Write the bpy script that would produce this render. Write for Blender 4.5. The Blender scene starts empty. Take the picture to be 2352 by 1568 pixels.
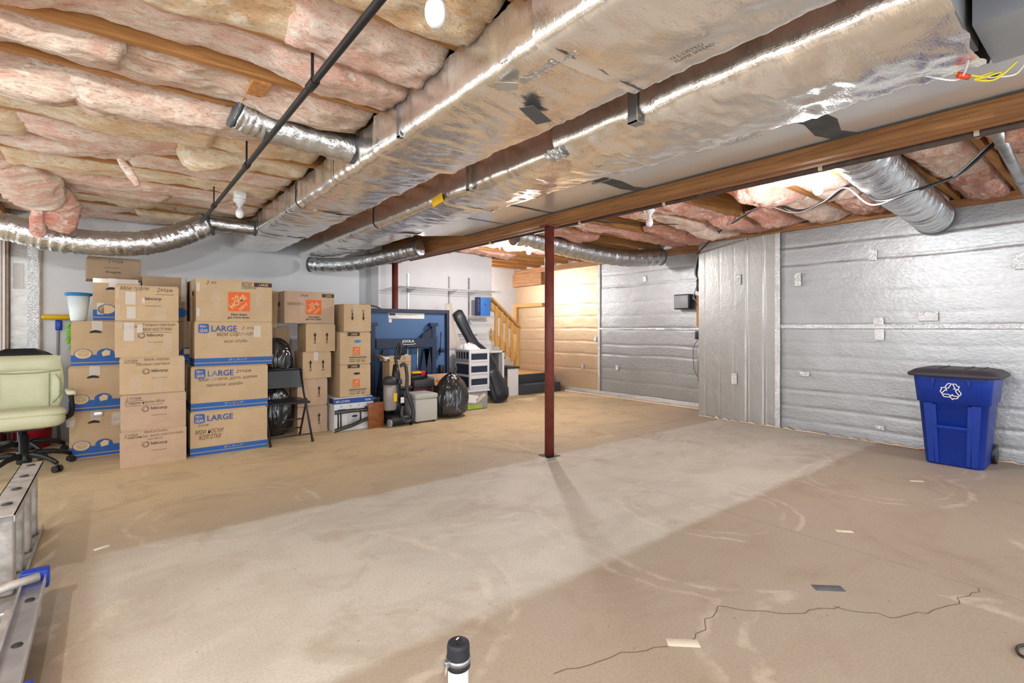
import bpy, bmesh, math, random
from mathutils import Vector, Matrix, noise
C = bpy.context.scene.collection
SC = bpy.context.scene
PI = math.pi
random.seed(7)

def S(r, g, b, a=1.0):
    f = lambda c: ((c/255)/12.92 if c/255 <= .04045 else ((c/255+.055)/1.055)**2.4)
    return (f(r), f(g), f(b), a)

# ------------------------------------------------------------------ camera, world, exposure
cam = bpy.data.cameras.new('camera'); cam_o = bpy.data.objects.new('camera', cam); C.objects.link(cam_o)
cam.sensor_width = 36; cam.lens = 36*1145/2352; cam.shift_y = -32/2352; cam.clip_start = .02
cam_o.location = (0, 0, 1.2); cam_o.rotation_euler = (PI/2, 0, math.radians(-38.5))
SC.camera = cam_o
world = bpy.data.worlds.new('world'); SC.world = world; world.use_nodes = True
bg = world.node_tree.nodes['Background']; bg.inputs[0].default_value = (.87, .945, 1, 1); bg.inputs[1].default_value = 1.4
SC.view_settings.view_transform = 'Standard'; SC.view_settings.look = 'None'
SC.view_settings.gamma = 1; SC.view_settings.use_curve_mapping = False
SC.view_settings.exposure = 1.05
try:
    SC.cycles.max_bounces = 6; SC.cycles.diffuse_bounces = 3; SC.cycles.glossy_bounces = 3; SC.cycles.transparent_max_bounces = 8; SC.cycles.caustics_reflective = False; SC.cycles.caustics_refractive = False; SC.cycles.sample_clamp_indirect = 6
except Exception: pass

# ------------------------------------------------------------------ mesh helpers
def fbm(p, sc=1., o=3):
    return noise.fractal(Vector(p)*sc, 1.0, 2.0, o)

class MB:
    def __init__(s): s.v = []; s.f = []; s.sm = []
    def add(s, v, f, smooth=False):
        o = len(s.v); s.v += [tuple(p) for p in v]; s.f += [tuple(i+o for i in q) for q in f]; s.sm += [smooth]*len(f); return s
    def box(s, x0, x1, y0, y1, z0, z1, M=None):
        v = [(x, y, z) for z in (z0, z1) for y in (y0, y1) for x in (x0, x1)]
        if M: v = [M @ Vector(p) for p in v]
        return s.add(v, [(0,2,3,1), (4,5,7,6), (0,1,5,4), (2,6,7,3), (0,4,6,2), (1,3,7,5)])
    def rbox(s, x0, x1, y0, y1, z0, z1, r=.01, seg=2, M=None):
        bm = bmesh.new(); bmesh.ops.create_cube(bm, size=1)
        for v in bm.verts: v.co = Vector(((x0+x1)/2+v.co.x*(x1-x0), (y0+y1)/2+v.co.y*(y1-y0), (z0+z1)/2+v.co.z*(z1-z0)))
        bmesh.ops.bevel(bm, geom=list(bm.edges), offset=min(r, .49*min(x1-x0, y1-y0, z1-z0)), segments=seg, affect='EDGES', profile=.5)
        bm.verts.index_update()
        v = [(M @ q.co) if M else q.co.copy() for q in bm.verts]; f = [[q.index for q in fc.verts] for fc in bm.faces]; bm.free()
        return s.add(v, f, True)
    def cyl(s, p0, p1, r, r1=None, n=14, cap=True):
        return s.tube([p0, p1], [r, r if r1 is None else r1], n, cap)
    def tube(s, pts, r, n=10, cap=True, closed=False, sx=1.):
        pts = [Vector(p) for p in pts]; m = len(pts); rs = r if isinstance(r, (list, tuple)) else [r]*m
        v = []; t0 = (pts[1]-pts[0]).normalized(); up = Vector((0,0,1)) if abs(t0.z) < .9 else Vector((1,0,0))
        nrm = (up - t0*up.dot(t0)).normalized()
        for i, p in enumerate(pts):
            a = pts[i-1] if (i > 0 or closed) else pts[i]; b = pts[(i+1) % m] if (i < m-1 or closed) else pts[i]
            t = (b-a).normalized(); nrm = (nrm - t*nrm.dot(t)).normalized(); bi = t.cross(nrm)
            for k in range(n):
                an = 2*PI*k/n; v.append(p + (nrm*math.cos(an) + bi*math.sin(an)*sx)*rs[i])
        f = []
        for i in range(m if closed else m-1):
            j = (i+1) % m
            for k in range(n): f.append((i*n+k, i*n+(k+1) % n, j*n+(k+1) % n, j*n+k))
        s.add(v, f, True)
        if cap and not closed:
            o = len(s.v)-len(v); s.f += [tuple(o+k for k in reversed(range(n))), tuple(o+(m-1)*n+k for k in range(n))]; s.sm += [False, False]
        return s
    def loft(s, rings, cap=True, smooth=True):
        n = len(rings[0]); v = [p for r in rings for p in r]; f = []
        for i in range(len(rings)-1):
            for k in range(n): f.append((i*n+k, i*n+(k+1) % n, (i+1)*n+(k+1) % n, (i+1)*n+k))
        if cap: f += [tuple(reversed(range(n))), tuple((len(rings)-1)*n+k for k in range(n))]
        return s.add(v, f, smooth)
    def lathe(s, prof, c=(0,0,0), n=24, cap=True):
        return s.loft([[(c[0]+r*math.cos(2*PI*k/n), c[1]+r*math.sin(2*PI*k/n), c[2]+z) for k in range(n)] for r, z in prof], cap)
    def prism(s, poly, fn, smooth=False):
        # poly: 2-D outline; fn(u, v, side) -> 3-D point for side 0 and 1
        n = len(poly); v = [fn(a, b, 0) for a, b in poly]+[fn(a, b, 1) for a, b in poly]
        return s.add(v, [tuple(reversed(range(n))), tuple(range(n, 2*n))]+[(k, (k+1) % n, n+(k+1) % n, n+k) for k in range(n)], smooth)
    def grid(s, nu, nv, fn, smooth=True):
        v = [fn(i/nu, j/nv) for i in range(nu+1) for j in range(nv+1)]
        return s.add(v, [(i*(nv+1)+j, (i+1)*(nv+1)+j, (i+1)*(nv+1)+j+1, i*(nv+1)+j+1) for i in range(nu) for j in range(nv)], smooth)
    def build(s, name, mat, parent=None, world=False, fix=True):
        if world and parent is not None:
            L = parent.location; s.v = [(p[0]-L[0], p[1]-L[1], p[2]-L[2]) for p in s.v]
        me = bpy.data.meshes.new(name); me.from_pydata([tuple(p) for p in s.v], [], s.f)
        me.polygons.foreach_set('use_smooth', s.sm)
        if fix:
            bm = bmesh.new(); bm.from_mesh(me); bmesh.ops.recalc_face_normals(bm, faces=bm.faces); bm.to_mesh(me); bm.free()
        me.update()
        me.materials.append(M[mat] if isinstance(mat, str) else mat)
        o = bpy.data.objects.new(name, me); C.objects.link(o)
        if parent is not None: o.parent = parent
        return o

def tag(o, label, cat, group=None):
    o['label'] = label; o['category'] = cat
    if group: o['group'] = group
    return o
def thing(name, label, cat, loc=(0,0,0), rz=0, group=None):
    o = bpy.data.objects.new(name, None); C.objects.link(o); o.empty_display_size = .1
    o.location = loc; o.rotation_euler = (0, 0, rz)
    return tag(o, label, cat, group)
def struct(o): o['kind'] = 'structure'; return o
def spline(pts, n=8):
    P = [Vector(p) for p in pts]; out = []
    for i in range(len(P)-1):
        a, b, c, d = P[max(i-1,0)], P[i], P[i+1], P[min(i+2, len(P)-1)]
        for k in range(n):
            t = k/n; out.append(.5*((2*b)+(c-a)*t+(2*a-5*b+4*c-d)*t*t+(3*b-a-3*c+d)*t**3))
    return out+[P[-1]]

_tx = {}
def text_pts(t, shear=0., thin=0.):
    k = (t, shear, thin)
    if k not in _tx:
        cu = bpy.data.curves.new('t', 'FONT'); cu.body = t; cu.shear = shear; cu.offset = thin; cu.resolution_u = 3; cu.space_line = .9
        ob = bpy.data.objects.new('t', cu); C.objects.link(ob); me = bpy.data.meshes.new_from_object(ob)
        v = [tuple(p.co)[:2] for p in me.vertices]; f = [tuple(q.vertices) for q in me.polygons]
        bpy.data.objects.remove(ob); bpy.data.curves.remove(cu); bpy.data.meshes.remove(me)
        x0 = min(p[0] for p in v); y0 = min(p[1] for p in v); x1 = max(p[0] for p in v); y1 = max(p[1] for p in v)
        _tx[k] = ([((p[0]-x0)/(x1-x0), (p[1]-y0)/(y1-y0)) for p in v], f)
    return _tx[k]
def put_text(mb, fn, t, u, v, w, h, rot=0., shear=0., thin=0.):
    P, F = text_pts(t, shear, thin); c, s_ = math.cos(rot), math.sin(rot)
    return mb.add([fn(u+a*w*c-b*h*s_, v+a*w*s_+b*h*c) for a, b in P], F)
def put_rect(mb, fn, u0, v0, u1, v1, rot=0.):
    c, s_ = math.cos(rot), math.sin(rot); w, h = u1-u0, v1-v0
    return mb.add([fn(u0+a*c-b*s_, v0+a*s_+b*c) for a, b in ((0,0), (w,0), (w,h), (0,h))], [(0,1,2,3)])
def put_ring(mb, fn, u, v, r, t, n=20, sy=1.):
    p = [fn(u+q*math.cos(2*PI*k/n), v+q*sy*math.sin(2*PI*k/n)) for q in (r, r-t) for k in range(n)]
    return mb.add(p, [(k, (k+1) % n, n+(k+1) % n, n+k) for k in range(n)])
def put_disc(mb, fn, u, v, r, n=20, sy=1.):
    return mb.add([fn(u+r*math.cos(2*PI*k/n), v+r*sy*math.sin(2*PI*k/n)) for k in range(n)], [tuple(range(n))])
def put_poly(mb, fn, pts): return mb.add([fn(a, b) for a, b in pts], [tuple(range(len(pts)))])
def put_line(mb, fn, pts, w):
    for (a, b), (c, d) in zip(pts, pts[1:]):
        L = math.hypot(c-a, d-b) or 1; nx, ny = -(d-b)/L*w/2, (c-a)/L*w/2
        mb.add([fn(a+nx, b+ny), fn(c+nx, d+ny), fn(c-nx, d-ny), fn(a-nx, b-ny)], [(0,1,2,3)])
    return mb

# ------------------------------------------------------------------ materials
M = {}
def nodes(name):
    m = bpy.data.materials.new(name); m.use_nodes = True; t = m.node_tree; M[name] = m
    return m, t, t.nodes['Principled BSDF']
def N(t, kind, **kw):
    n = t.nodes.new(kind)
    for k, v in kw.items():
        if k.startswith('i_'): n.inputs[k[2:].replace('_', ' ')].default_value = v
        else: setattr(n, k, v)
    return n
def mix(t, fac, a, b, mode='MIX'):
    n = t.nodes.new('ShaderNodeMix'); n.data_type = 'RGBA'; n.blend_type = mode
    for sock, val in ((n.inputs[0], fac), (n.inputs[6], a), (n.inputs[7], b)):
        if isinstance(val, bpy.types.NodeSocket): t.links.new(val, sock)
        else: sock.default_value = val
    return n.outputs[2]
def ramp(t, src, p0, p1):
    n = t.nodes.new('ShaderNodeMapRange'); n.interpolation_type = 'SMOOTHSTEP'; t.links.new(src, n.inputs[0]); n.inputs[1].default_value = p0; n.inputs[2].default_value = p1
    return n.outputs[0]
def coords(t, scale=(1,1,1), kind='Object'):
    c = t.nodes.new('ShaderNodeTexCoord'); m = t.nodes.new('ShaderNodeMapping'); m.inputs['Scale'].default_value = scale
    t.links.new(c.outputs[kind], m.inputs[0]); return m.outputs[0]
def noise_tex(t, vec, scale, detail=4, rough=.6, dist=0.):
    n = N(t, 'ShaderNodeTexNoise', i_Scale=scale, i_Detail=detail, i_Roughness=rough, i_Distortion=dist); t.links.new(vec, n.inputs['Vector']); return n.outputs['Fac']
def bump(t, b, h, strength, dist=.01):
    n = N(t, 'ShaderNodeBump', i_Strength=strength, i_Distance=dist); t.links.new(h, n.inputs['Height']); t.links.new(n.outputs[0], b.inputs['Normal']); return n
def mat(name, col, rough=.6, metal=0., var=0., vscale=6., bmp=0., bscale=60., stretch=(1,1,1), spec=.5, coat=0., trans=0., alpha=1., emit=None, dark=None, ior=1.45):
    m, t, b = nodes(name)
    b.inputs['Base Color'].default_value = col; b.inputs['Roughness'].default_value = rough; b.inputs['Metallic'].default_value = metal
    b.inputs['Specular IOR Level'].default_value = spec; b.inputs['Coat Weight'].default_value = coat
    b.inputs['Transmission Weight'].default_value = trans; b.inputs['Alpha'].default_value = alpha; b.inputs['IOR'].default_value = ior
    if emit: b.inputs['Emission Color'].default_value = emit[0]; b.inputs['Emission Strength'].default_value = emit[1]
    if var or bmp: vec = coords(t, stretch)
    if var:
        d = dark or tuple(c*(1-var) for c in col[:3])+(1,)
        t.links.new(mix(t, ramp(t, noise_tex(t, vec, vscale), .35, .68), col, d), b.inputs['Base Color'])
    if bmp: bump(t, b, noise_tex(t, vec, bscale, 3), bmp)
    return m

mat('white_wall', S(222,222,224), .75, var=.05, vscale=2, bmp=.08, bscale=120)
mat('white_paint', S(225,225,226), .5)
mat('subfloor', S(176,140,100), .8, var=.3, vscale=3)
mat('steel_red', S(112,52,44), .5, var=.3, vscale=9, spec=.4)
mat('black_metal', S(30,30,33), .35, spec=.5)
mat('black_pipe', S(44,42,43), .45, metal=.3, var=.3, vscale=20)
mat('brown_pipe', S(88,72,66), .5, var=.3, vscale=20)
mat('galv', S(175,178,182), .38, metal=.85, var=.25, vscale=8)
mat('sheet_metal', S(246,249,250), .24, metal=.6, var=.04, vscale=4)
mat('sheet_grey', S(170,176,186), .5, metal=.2, var=.1, vscale=4)
mat('mastic', S(92,94,96), .8, var=.3, vscale=10)
mat('alu', S(205,208,214), .32, metal=.75, var=.2, vscale=7)
mat('alu_worn', S(190,186,180), .55, metal=.3, var=.35, vscale=14)
mat('blue_plastic', S(18,62,170), .42, var=.12, vscale=20)
mat('bin_blue', S(14,52,150), .38, var=.12, vscale=8, spec=.5)
mat('bin_lid', S(58,54,62), .55, var=.2, vscale=6)
mat('black_plastic', S(26,27,30), .42)
mat('dark_plastic', S(52,54,58), .45)
mat('grey_plastic', S(150,152,156), .4)
mat('light_grey', S(196,198,202), .45)
mat('white_plastic', S(228,230,230), .35)
mat('rubber', S(34,36,44), .55, var=.35, vscale=25)
mat('pvc', S(226,228,228), .35, var=.08, vscale=9)
mat('leather', S(206,209,176), .42, var=.06, vscale=4, bmp=.12, bscale=160)
mat('leather_seam', S(150,152,118), .7)
mat('black_leather', S(34,36,40), .4)
mat('red_plastic', S(176,18,40), .4)
mat('maroon', S(86,36,48), .6)
mat('yellow_plastic', S(232,182,22), .5)
mat('green_fibre', S(140,216,70), .9)
mat('lid_blue', S(30,120,186), .4)
mat('milky', S(222,232,234), .35, var=.08, vscale=12)
mat('orange', S(228,98,26), .6); mat('print_blue', S(34,92,166), .6); mat('print_blue_dk', S(38,76,150), .6)
mat('ink', S(40,32,28), .7); mat('pen', S(58,44,38), .8); mat('print_white', S(232,226,214), .7); mat('print_tan', S(222,192,150), .7)
mat('print_dark', S(60,50,44), .7)
mat('paper', S(232,230,226), .7, var=.06, vscale=30)
mat('tape', S(228,212,190), .18, alpha=.20, spec=.7); mat('tape_bright', S(238,236,232), .12, alpha=.42, spec=.9)
mat('silver_tape', S(205,212,216), .28, metal=.8, bmp=.3, bscale=40)
mat('grey_tape', S(88,92,98), .5)
mat('table_blue', S(72,106,150), .55, var=.12, vscale=60)
mat('table_frame', S(34,46,70), .45)
mat('navy', S(30,38,60), .5)
mat('ottoman', S(186,186,180), .85, bmp=.4, bscale=300)
mat('wood_grain', S(150,88,44), .45, var=.5, vscale=7, stretch=(1,1,12))
mat('pine', S(206,158,96), .6, var=.22, vscale=7, stretch=(1,6,6))
mat('pine_rail', S(212,164,98), .55, var=.25, vscale=9, stretch=(6,6,1))
mat('wood_edge', S(168,146,128), .7, var=.25, vscale=14)
mat('carpet', S(74,78,82), .95, var=.25, vscale=90, bmp=.8, bscale=260)
mat('blue_box', S(66,122,196), .5); mat('dark_blue_box', S(36,50,92), .5)
mat('glass', (.8,.9,.86,1), .03, alpha=.12, spec=.5)
mat('clear_plastic', S(226,230,232), .12, trans=.55, alpha=.75)
mat('fixture_blue', S(46,110,170), .5)
mat('bulb_off', S(236,240,246), .12, spec=.6)
mat('bulb_on', (1,1,1,1), .3, emit=((1,.93,.82,1), 14))
mat('green_print', S(150,180,60), .6); mat('wire_yellow', S(226,206,40), .5); mat('wire_red', S(214,74,40), .5)
mat('foam', S(224,196,172), .9, bmp=.6, bscale=40); mat('beige_board', S(196,188,178), .7)
mat('bag_inner', S(240,236,236), .6, bmp=.5, bscale=30)
mat('pan_metal', S(170,170,176), .25, metal=.8)
mat('canister', S(158,146,140), .15, alpha=.85, spec=.6)
mat('yellow_print', S(244,200,60), .6)
mat('concrete_dark', S(110,92,72), .9)
mat('masking', S(226,216,196), .8)

def cardboard(name, c):
    m, t, b = nodes(name); vec = coords(t)
    oi = t.nodes.new('ShaderNodeObjectInfo')
    d = tuple(q*.86 for q in c[:3])+(1,)
    col = mix(t, ramp(t, noise_tex(t, vec, 3.5, 5), .3, .75), c, d)
    col = mix(t, ramp(t, noise_tex(t, coords(t, (1,1,30)), 9, 3), .4, .8), col, mix(t, .12, col, (1,.86,.66,1)))
    t.links.new(col, b.inputs['Base Color']); b.inputs['Roughness'].default_value = .72; b.inputs['Specular IOR Level'].default_value = .35
    w = N(t, 'ShaderNodeTexWave', i_Scale=26., i_Distortion=.6, i_Detail=1.); t.links.new(coords(t, (1,1,0)), w.inputs['Vector']); bump(t, b, w.outputs['Fac'], .05, .002)
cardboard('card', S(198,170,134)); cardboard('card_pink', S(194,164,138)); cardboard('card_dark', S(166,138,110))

def joist_mat(name, a, b_, st):
    m, t, b = nodes(name); vec = coords(t, st)
    n = noise_tex(t, vec, 5, 6, .65, .8)
    col = mix(t, ramp(t, n, .3, .7), a, b_)
    k = N(t, 'ShaderNodeTexVoronoi', i_Scale=1.6); t.links.new(coords(t, (.8,2,2)), k.inputs['Vector'])
    col = mix(t, ramp(t, k.outputs['Distance'], .06, .0), col, S(96,58,28))
    t.links.new(col, b.inputs['Base Color']); b.inputs['Roughness'].default_value = .7; bump(t, b, n, .25)
joist_mat('joist', S(206,152,94), S(164,112,62), (.5,8,8))
joist_mat('beam_wood', S(176,122,70), S(128,84,50), (9,.4,9))
joist_mat('plate_wood', S(186,134,88), S(130,90,60), (9,.4,9))
joist_mat('bridging', S(216,158,96), S(176,118,64), (8,8,.6))

def insulation(name, light, pink, dark):
    m, t, b = nodes(name); vec = coords(t, (1,1.5,2))
    n1 = noise_tex(t, vec, 3.2, 3, .6, 1.2); n2 = noise_tex(t, coords(t, (1,3.2,3.2)), 13, 4, .66, 2.2); n3 = noise_tex(t, coords(t, (1,2,2)), 8, 3, .6, 1.)
    col = mix(t, ramp(t, n1, .36, .66), light, pink)
    col = mix(t, ramp(t, n2, .46, .74), col, dark)
    col = mix(t, ramp(t, n3, .54, .68), col, mix(t, .6, light, (1,.93,.82,1)))
    t.links.new(col, b.inputs['Base Color']); b.inputs['Roughness'].default_value = .95; b.inputs['Specular IOR Level'].default_value = .15
    b.inputs['Sheen Weight'].default_value = .25; b.inputs['Subsurface Weight'].default_value = 0
    n4 = noise_tex(t, coords(t, (1,3,3)), 26, 4, .7, 2.)
    bp = bump(t, b, n4, .6, .02); b2 = N(t, 'ShaderNodeBump', i_Strength=.4, i_Distance=.04); t.links.new(n3, b2.inputs['Height']); t.links.new(b2.outputs[0], bp.inputs['Normal'])
insulation('insul', S(254,236,222), S(248,202,184), S(220,156,130))
insulation('insul_cream', S(254,238,208), S(250,212,168), S(222,168,114))
insulation('insul_pink', S(247,198,180), S(236,160,140), S(198,116,96))
insulation('insul_grey', S(244,222,204), S(230,190,168), S(182,140,118))

def foil(name, c, rough, wr, weave=0., cscale=(1,1,1), stain=.15, metal=.9, nsc=26, det=5):
    m, t, b = nodes(name); vec = coords(t, cscale)
    n1 = noise_tex(t, vec, nsc, det, .55, .5); n2 = noise_tex(t, coords(t), 2.2, 4)
    col = mix(t, ramp(t, n2, .4, .75), c, tuple(q*(1-stain) for q in c[:3])+(1,))
    t.links.new(col, b.inputs['Base Color']); b.inputs['Metallic'].default_value = metal
    mr = t.nodes.new('ShaderNodeMapRange'); t.links.new(n1, mr.inputs[0]); mr.inputs[3].default_value = rough-.07; mr.inputs[4].default_value = rough+.1; t.links.new(mr.outputs[0], b.inputs['Roughness'])
    bp = bump(t, b, n1, wr, .010)
    if weave:
        h = None
        for d in ('X', 'Y', 'Z'):
            w = N(t, 'ShaderNodeTexWave', bands_direction=d, i_Scale=34.); t.links.new(coords(t), w.inputs['Vector'])
            if h is None: h = w.outputs['Fac']
            else:
                a = t.nodes.new('ShaderNodeMath'); a.operation = 'MAXIMUM'; t.links.new(h, a.inputs[0]); t.links.new(w.outputs['Fac'], a.inputs[1]); h = a.outputs[0]
        b2 = N(t, 'ShaderNodeBump', i_Strength=weave, i_Distance=.003); t.links.new(h, b2.inputs['Height']); t.links.new(b2.outputs[0], bp.inputs['Normal'])
foil('foil_duct', S(252,249,244), .21, .17, .10, (1,2.0,1), .0, .92, 40, 1)
foil('foil_flex', S(216,218,220), .2, .8, 0, (1,1,1))
foil('foil_wall', S(180,182,184), .44, .34, 0, (.5,1,1.6), .06, .8)
foil('foil_wall_v', S(182,181,178), .44, .3, 0, (.5,1.6,.9), .06, .8)
foil('foil_shiny', S(220,224,226), .16, .9, 0, (3,3,3), .1)

def bagmat(name, c):
    m, t, b = nodes(name); b.inputs['Base Color'].default_value = c; b.inputs['Roughness'].default_value = .2; b.inputs['Specular IOR Level'].default_value = .9
    bump(t, b, noise_tex(t, coords(t, (1,1,.3)), 9, 2, .5, 1.5), .8, .05)
bagmat('bag', S(24,25,30)); mat('gig', S(36,39,48), .42, bmp=.3, bscale=24); mat('gig_trim', S(54,56,64), .45)

# concrete: pale ragged-edged rectangle in the slab colour, warmer towards the boxes, trowel arcs
m, t, b = nodes('concrete')
g = t.nodes.new('ShaderNodeNewGeometry'); P = g.outputs['Position']
sx = t.nodes.new('ShaderNodeSeparateXYZ'); t.links.new(P, sx.inputs[0])
nA = noise_tex(t, P, .9, 5); nB = noise_tex(t, P, 5, 4, .65); nC = noise_tex(t, P, 40, 4)
mp = t.nodes.new('ShaderNodeMapping'); mp.inputs['Scale'].default_value = (.8,1.3,1); t.links.new(P, mp.inputs[0]); nD = noise_tex(t, mp.outputs[0], 2.2, 4, .6, .8)
def addn(t, a, src, k, off):
    q = t.nodes.new('ShaderNodeMath'); q.operation = 'MULTIPLY_ADD'; t.links.new(src, q.inputs[0]); q.inputs[1].default_value = k; t.links.new(a, q.inputs[2])
    r = t.nodes.new('ShaderNodeMath'); r.operation = 'ADD'; t.links.new(q.outputs[0], r.inputs[0]); r.inputs[1].default_value = off; return r.outputs[0]
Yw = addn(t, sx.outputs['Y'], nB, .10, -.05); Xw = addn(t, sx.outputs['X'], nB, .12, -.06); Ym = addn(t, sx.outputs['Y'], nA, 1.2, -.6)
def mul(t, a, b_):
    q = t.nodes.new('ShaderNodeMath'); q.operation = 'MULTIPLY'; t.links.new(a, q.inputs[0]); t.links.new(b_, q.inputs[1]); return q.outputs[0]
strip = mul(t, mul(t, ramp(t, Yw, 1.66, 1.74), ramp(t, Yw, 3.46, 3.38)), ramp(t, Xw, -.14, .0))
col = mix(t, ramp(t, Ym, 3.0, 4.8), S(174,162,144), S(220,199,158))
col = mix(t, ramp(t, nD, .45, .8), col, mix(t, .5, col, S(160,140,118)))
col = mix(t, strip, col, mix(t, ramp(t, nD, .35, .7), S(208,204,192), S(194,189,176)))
col = mix(t, ramp(t, nB, .55, .75), col, mix(t, .3, col, S(172,148,124)))
vo = N(t, 'ShaderNodeTexVoronoi', i_Scale=9.); t.links.new(P, vo.inputs['Vector'])
col = mix(t, ramp(t, vo.outputs['Distance'], .055, .03), col, mix(t, .55, col, S(90,78,66)))
vr = N(t, 'ShaderNodeTexVoronoi', i_Scale=.62); t.links.new(P, vr.inputs['Vector'])
def mth(t, op, a, k):
    q = t.nodes.new('ShaderNodeMath'); q.operation = op; t.links.new(a, q.inputs[0]); q.inputs[1].default_value = k; return q.outputs[0]
dd = addn(t, vr.outputs['Distance'], nA, .25, 0)
sn = mth(t, 'SINE', mth(t, 'MULTIPLY', dd, 95.), 0); sn2 = mth(t, 'SINE', mth(t, 'MULTIPLY', dd, 17.), 0)
arc = mul(t, mul(t, ramp(t, sn, .2, 1.0), ramp(t, sn2, .3, .95)), ramp(t, nB, .4, .6))
col = mix(t, arc, col, mix(t, .35, col, S(236,226,208)))
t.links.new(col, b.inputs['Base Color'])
b.inputs['Roughness'].default_value = .55; b.inputs['Specular IOR Level'].default_value = .4
fine = noise_tex(t, P, 90, 3)
col = mix(t, ramp(t, fine, .35, .75), col, mix(t, .22, col, S(120,104,86)))
col = mix(t, ramp(t, noise_tex(t, P, 1.7, 4, .7, 1.), .52, .72), col, mix(t, .4, col, S(150,128,104)))
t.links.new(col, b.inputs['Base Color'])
bump(t, b, nC, .12, .004)

# ------------------------------------------------------------------ setting
ZJ = 2.40                       # underside of joists
floor = struct(MB().box(-4, 7.2, -3, 8.6, -.2, -.012).build('floor', 'concrete_dark'))
floor['label'] = 'bare concrete basement floor slab with control joints'
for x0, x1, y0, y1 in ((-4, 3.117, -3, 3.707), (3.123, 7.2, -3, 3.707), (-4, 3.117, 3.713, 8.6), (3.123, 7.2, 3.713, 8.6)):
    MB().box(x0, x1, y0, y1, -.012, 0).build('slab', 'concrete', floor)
def crack(pts, w=.006):
    q = []
    for a, b_ in zip(pts, pts[1:]):
        n = max(2, int(math.hypot(b_[0]-a[0], b_[1]-a[1])/.04))
        q += [(a[0]+(b_[0]-a[0])*k/n + .03*fbm((a[0]+k*.3, a[1], 1), 2), a[1]+(b_[1]-a[1])*k/n + .03*fbm((a[0], b_[1]+k*.3, 5), 2)) for k in range(n)]
    mb = MB(); put_line(mb, lambda u, v: (u, v, .0008), q+[pts[-1]], w); return mb.build('crack', 'concrete_dark', floor)
crack([(1.19,1.24), (1.41,1.20), (1.54,1.15), (1.65,1.10), (1.78,1.08), (2.02,1.13), (2.12,1.00), (2.24,0.88), (2.44,0.80)], .0035)
crack([(2.44,0.80), (2.51,0.64), (2.68,0.56), (2.82,0.51), (3.11,0.46)], .0035)

# back wall with boxes, patio door at its left end
wb = struct(MB().box(-.60, 3.0, 7.15, 7.42, 0, 2.6).build('wall_back', 'white_wall'))
struct(MB().box(2.935, 5.12, 7.0, 7.15, 0, 2.6).build('wall_shelf', 'white_wall'))
struct(MB().box(3.0, 6.9, 8.25, 8.4, 0, 2.6).build('wall_far', 'white_wall'))
e = struct(MB().box(-.62, -.60, 7.13, 7.42, 0, 2.6).build('trim_1', 'wood_edge'))
w2 = struct(MB().box(-.84, -.62, 7.17, 7.42, 0, 2.6).build('wall_foil_return', 'foil_wall_v'))
MB().grid(2, 60, lambda u, v: (-.715+.085*u+.006*fbm((v*20, u, 3)), 7.165-.012*abs(fbm((u*3, v*30, 1))), v*2.5)).build('foil_tape', 'foil_shiny', w2)
MB().box(-.82, -.74, 7.16, 7.17, 1.6, 1.86).build('paper_sheet', 'paper', w2)
d1 = struct(MB().box(-.90, -.84, 7.10, 7.3, 0, 2.5).build('door_1', 'wood_edge'))
MB().box(-.885, -.868, 7.085, 7.11, 0, 2.5).build('casing_bead', 'white_paint', d1)
MB().box(-.858, -.845, 7.085, 7.11, 0, 2.5).build('casing_bead', 'wood_edge', d1)
MB().box(-.99, -.90, 7.14, 7.22, 0, 2.15).build('door_stile', 'white_paint', d1)
MB().box(-2.8, -2.7, 7.14, 7.22, 0, 2.15).build('door_stile', 'white_paint', d1)
MB().box(-2.8, -.90, 7.14, 7.22, 2.1, 2.25).build('door_rail', 'white_paint', d1)
MB().box(-2.7, -.99, 7.14, 7.22, 0, .12).build('door_rail', 'white_paint', d1)
MB().box(-2.7, -.99, 7.175, 7.185, .12, 2.1).build('pane', 'glass', d1)
struct(MB().box(-4, -2.8, 7.15, 7.42, 0, 2.6).build('wall_back_end', 'white_wall'))
struct(MB().box(-2.8, -.90, 7.15, 7.42, 2.25, 2.6).build('wall_header', 'white_wall'))

# foil-faced blanket walls
def bl(fx, z, cs):                                                # creases: sharp quilted dents
    return sum(a*math.exp(-((z-c)/w)**2) for c, a, w in cs)
HC = [(2.14,.022,.014), (2.115,-.012,.01), (1.935,.024,.014), (1.905,-.012,.012), (1.75,.006,.02), (1.58,.010,.018), (1.36,.006,.02), (1.21,.020,.022), (1.03,.006,.02), (.87,.008,.02), (.70,.012,.016), (.47,.02,.014), (.44,-.01,.01), (.28,.02,.014), (.12,.012,.016)]
def fw(X, y0, y1, z1, cs, name, matn, vert=False, nu=70, nv=150, par=None):
    def f(u, v):
        y = y0+(y1-y0)*u; z = z1*v
        q = y if vert else z + .012*fbm((y*1.2, 0, 4))+.02*(y-1.6)*0
        return (X + bl(0, q, cs)*.42*(.7+.6*fbm((y*3, z*3, 2))) + .006*fbm((y*1.3, z*1.3, X)) + .0015*fbm((y*9, z*9, 7)), y, z)
    mb = MB().grid(nu if not vert else nv, nv if not vert else nu, f)
    return mb.build(name, matn, par)
wr = struct(MB().box(6.27, 6.9, -3, 3.70, 0, 2.6).build('wall_right', 'white_wall'))
fw(6.22, -3, 2.69, 2.33, HC, 'foil_panel', 'foil_wall', nu=160, par=wr)
VC = [(3.62,.008,.012), (3.42,.006,.012), (3.23,.006,.01), (3.067,.026,.012), (3.045,-.014,.008), (2.85,.022,.012), (2.83,-.012,.008)]
fw(6.20, 2.67, 3.72, 2.33, VC, 'foil_panel', 'foil_wall_v', True, 60, 130, wr)
MB().box(6.20, 6.30, 3.70, 3.72, 0, 2.33).build('panel_edge', 'foil_wall_v', wr)
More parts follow.
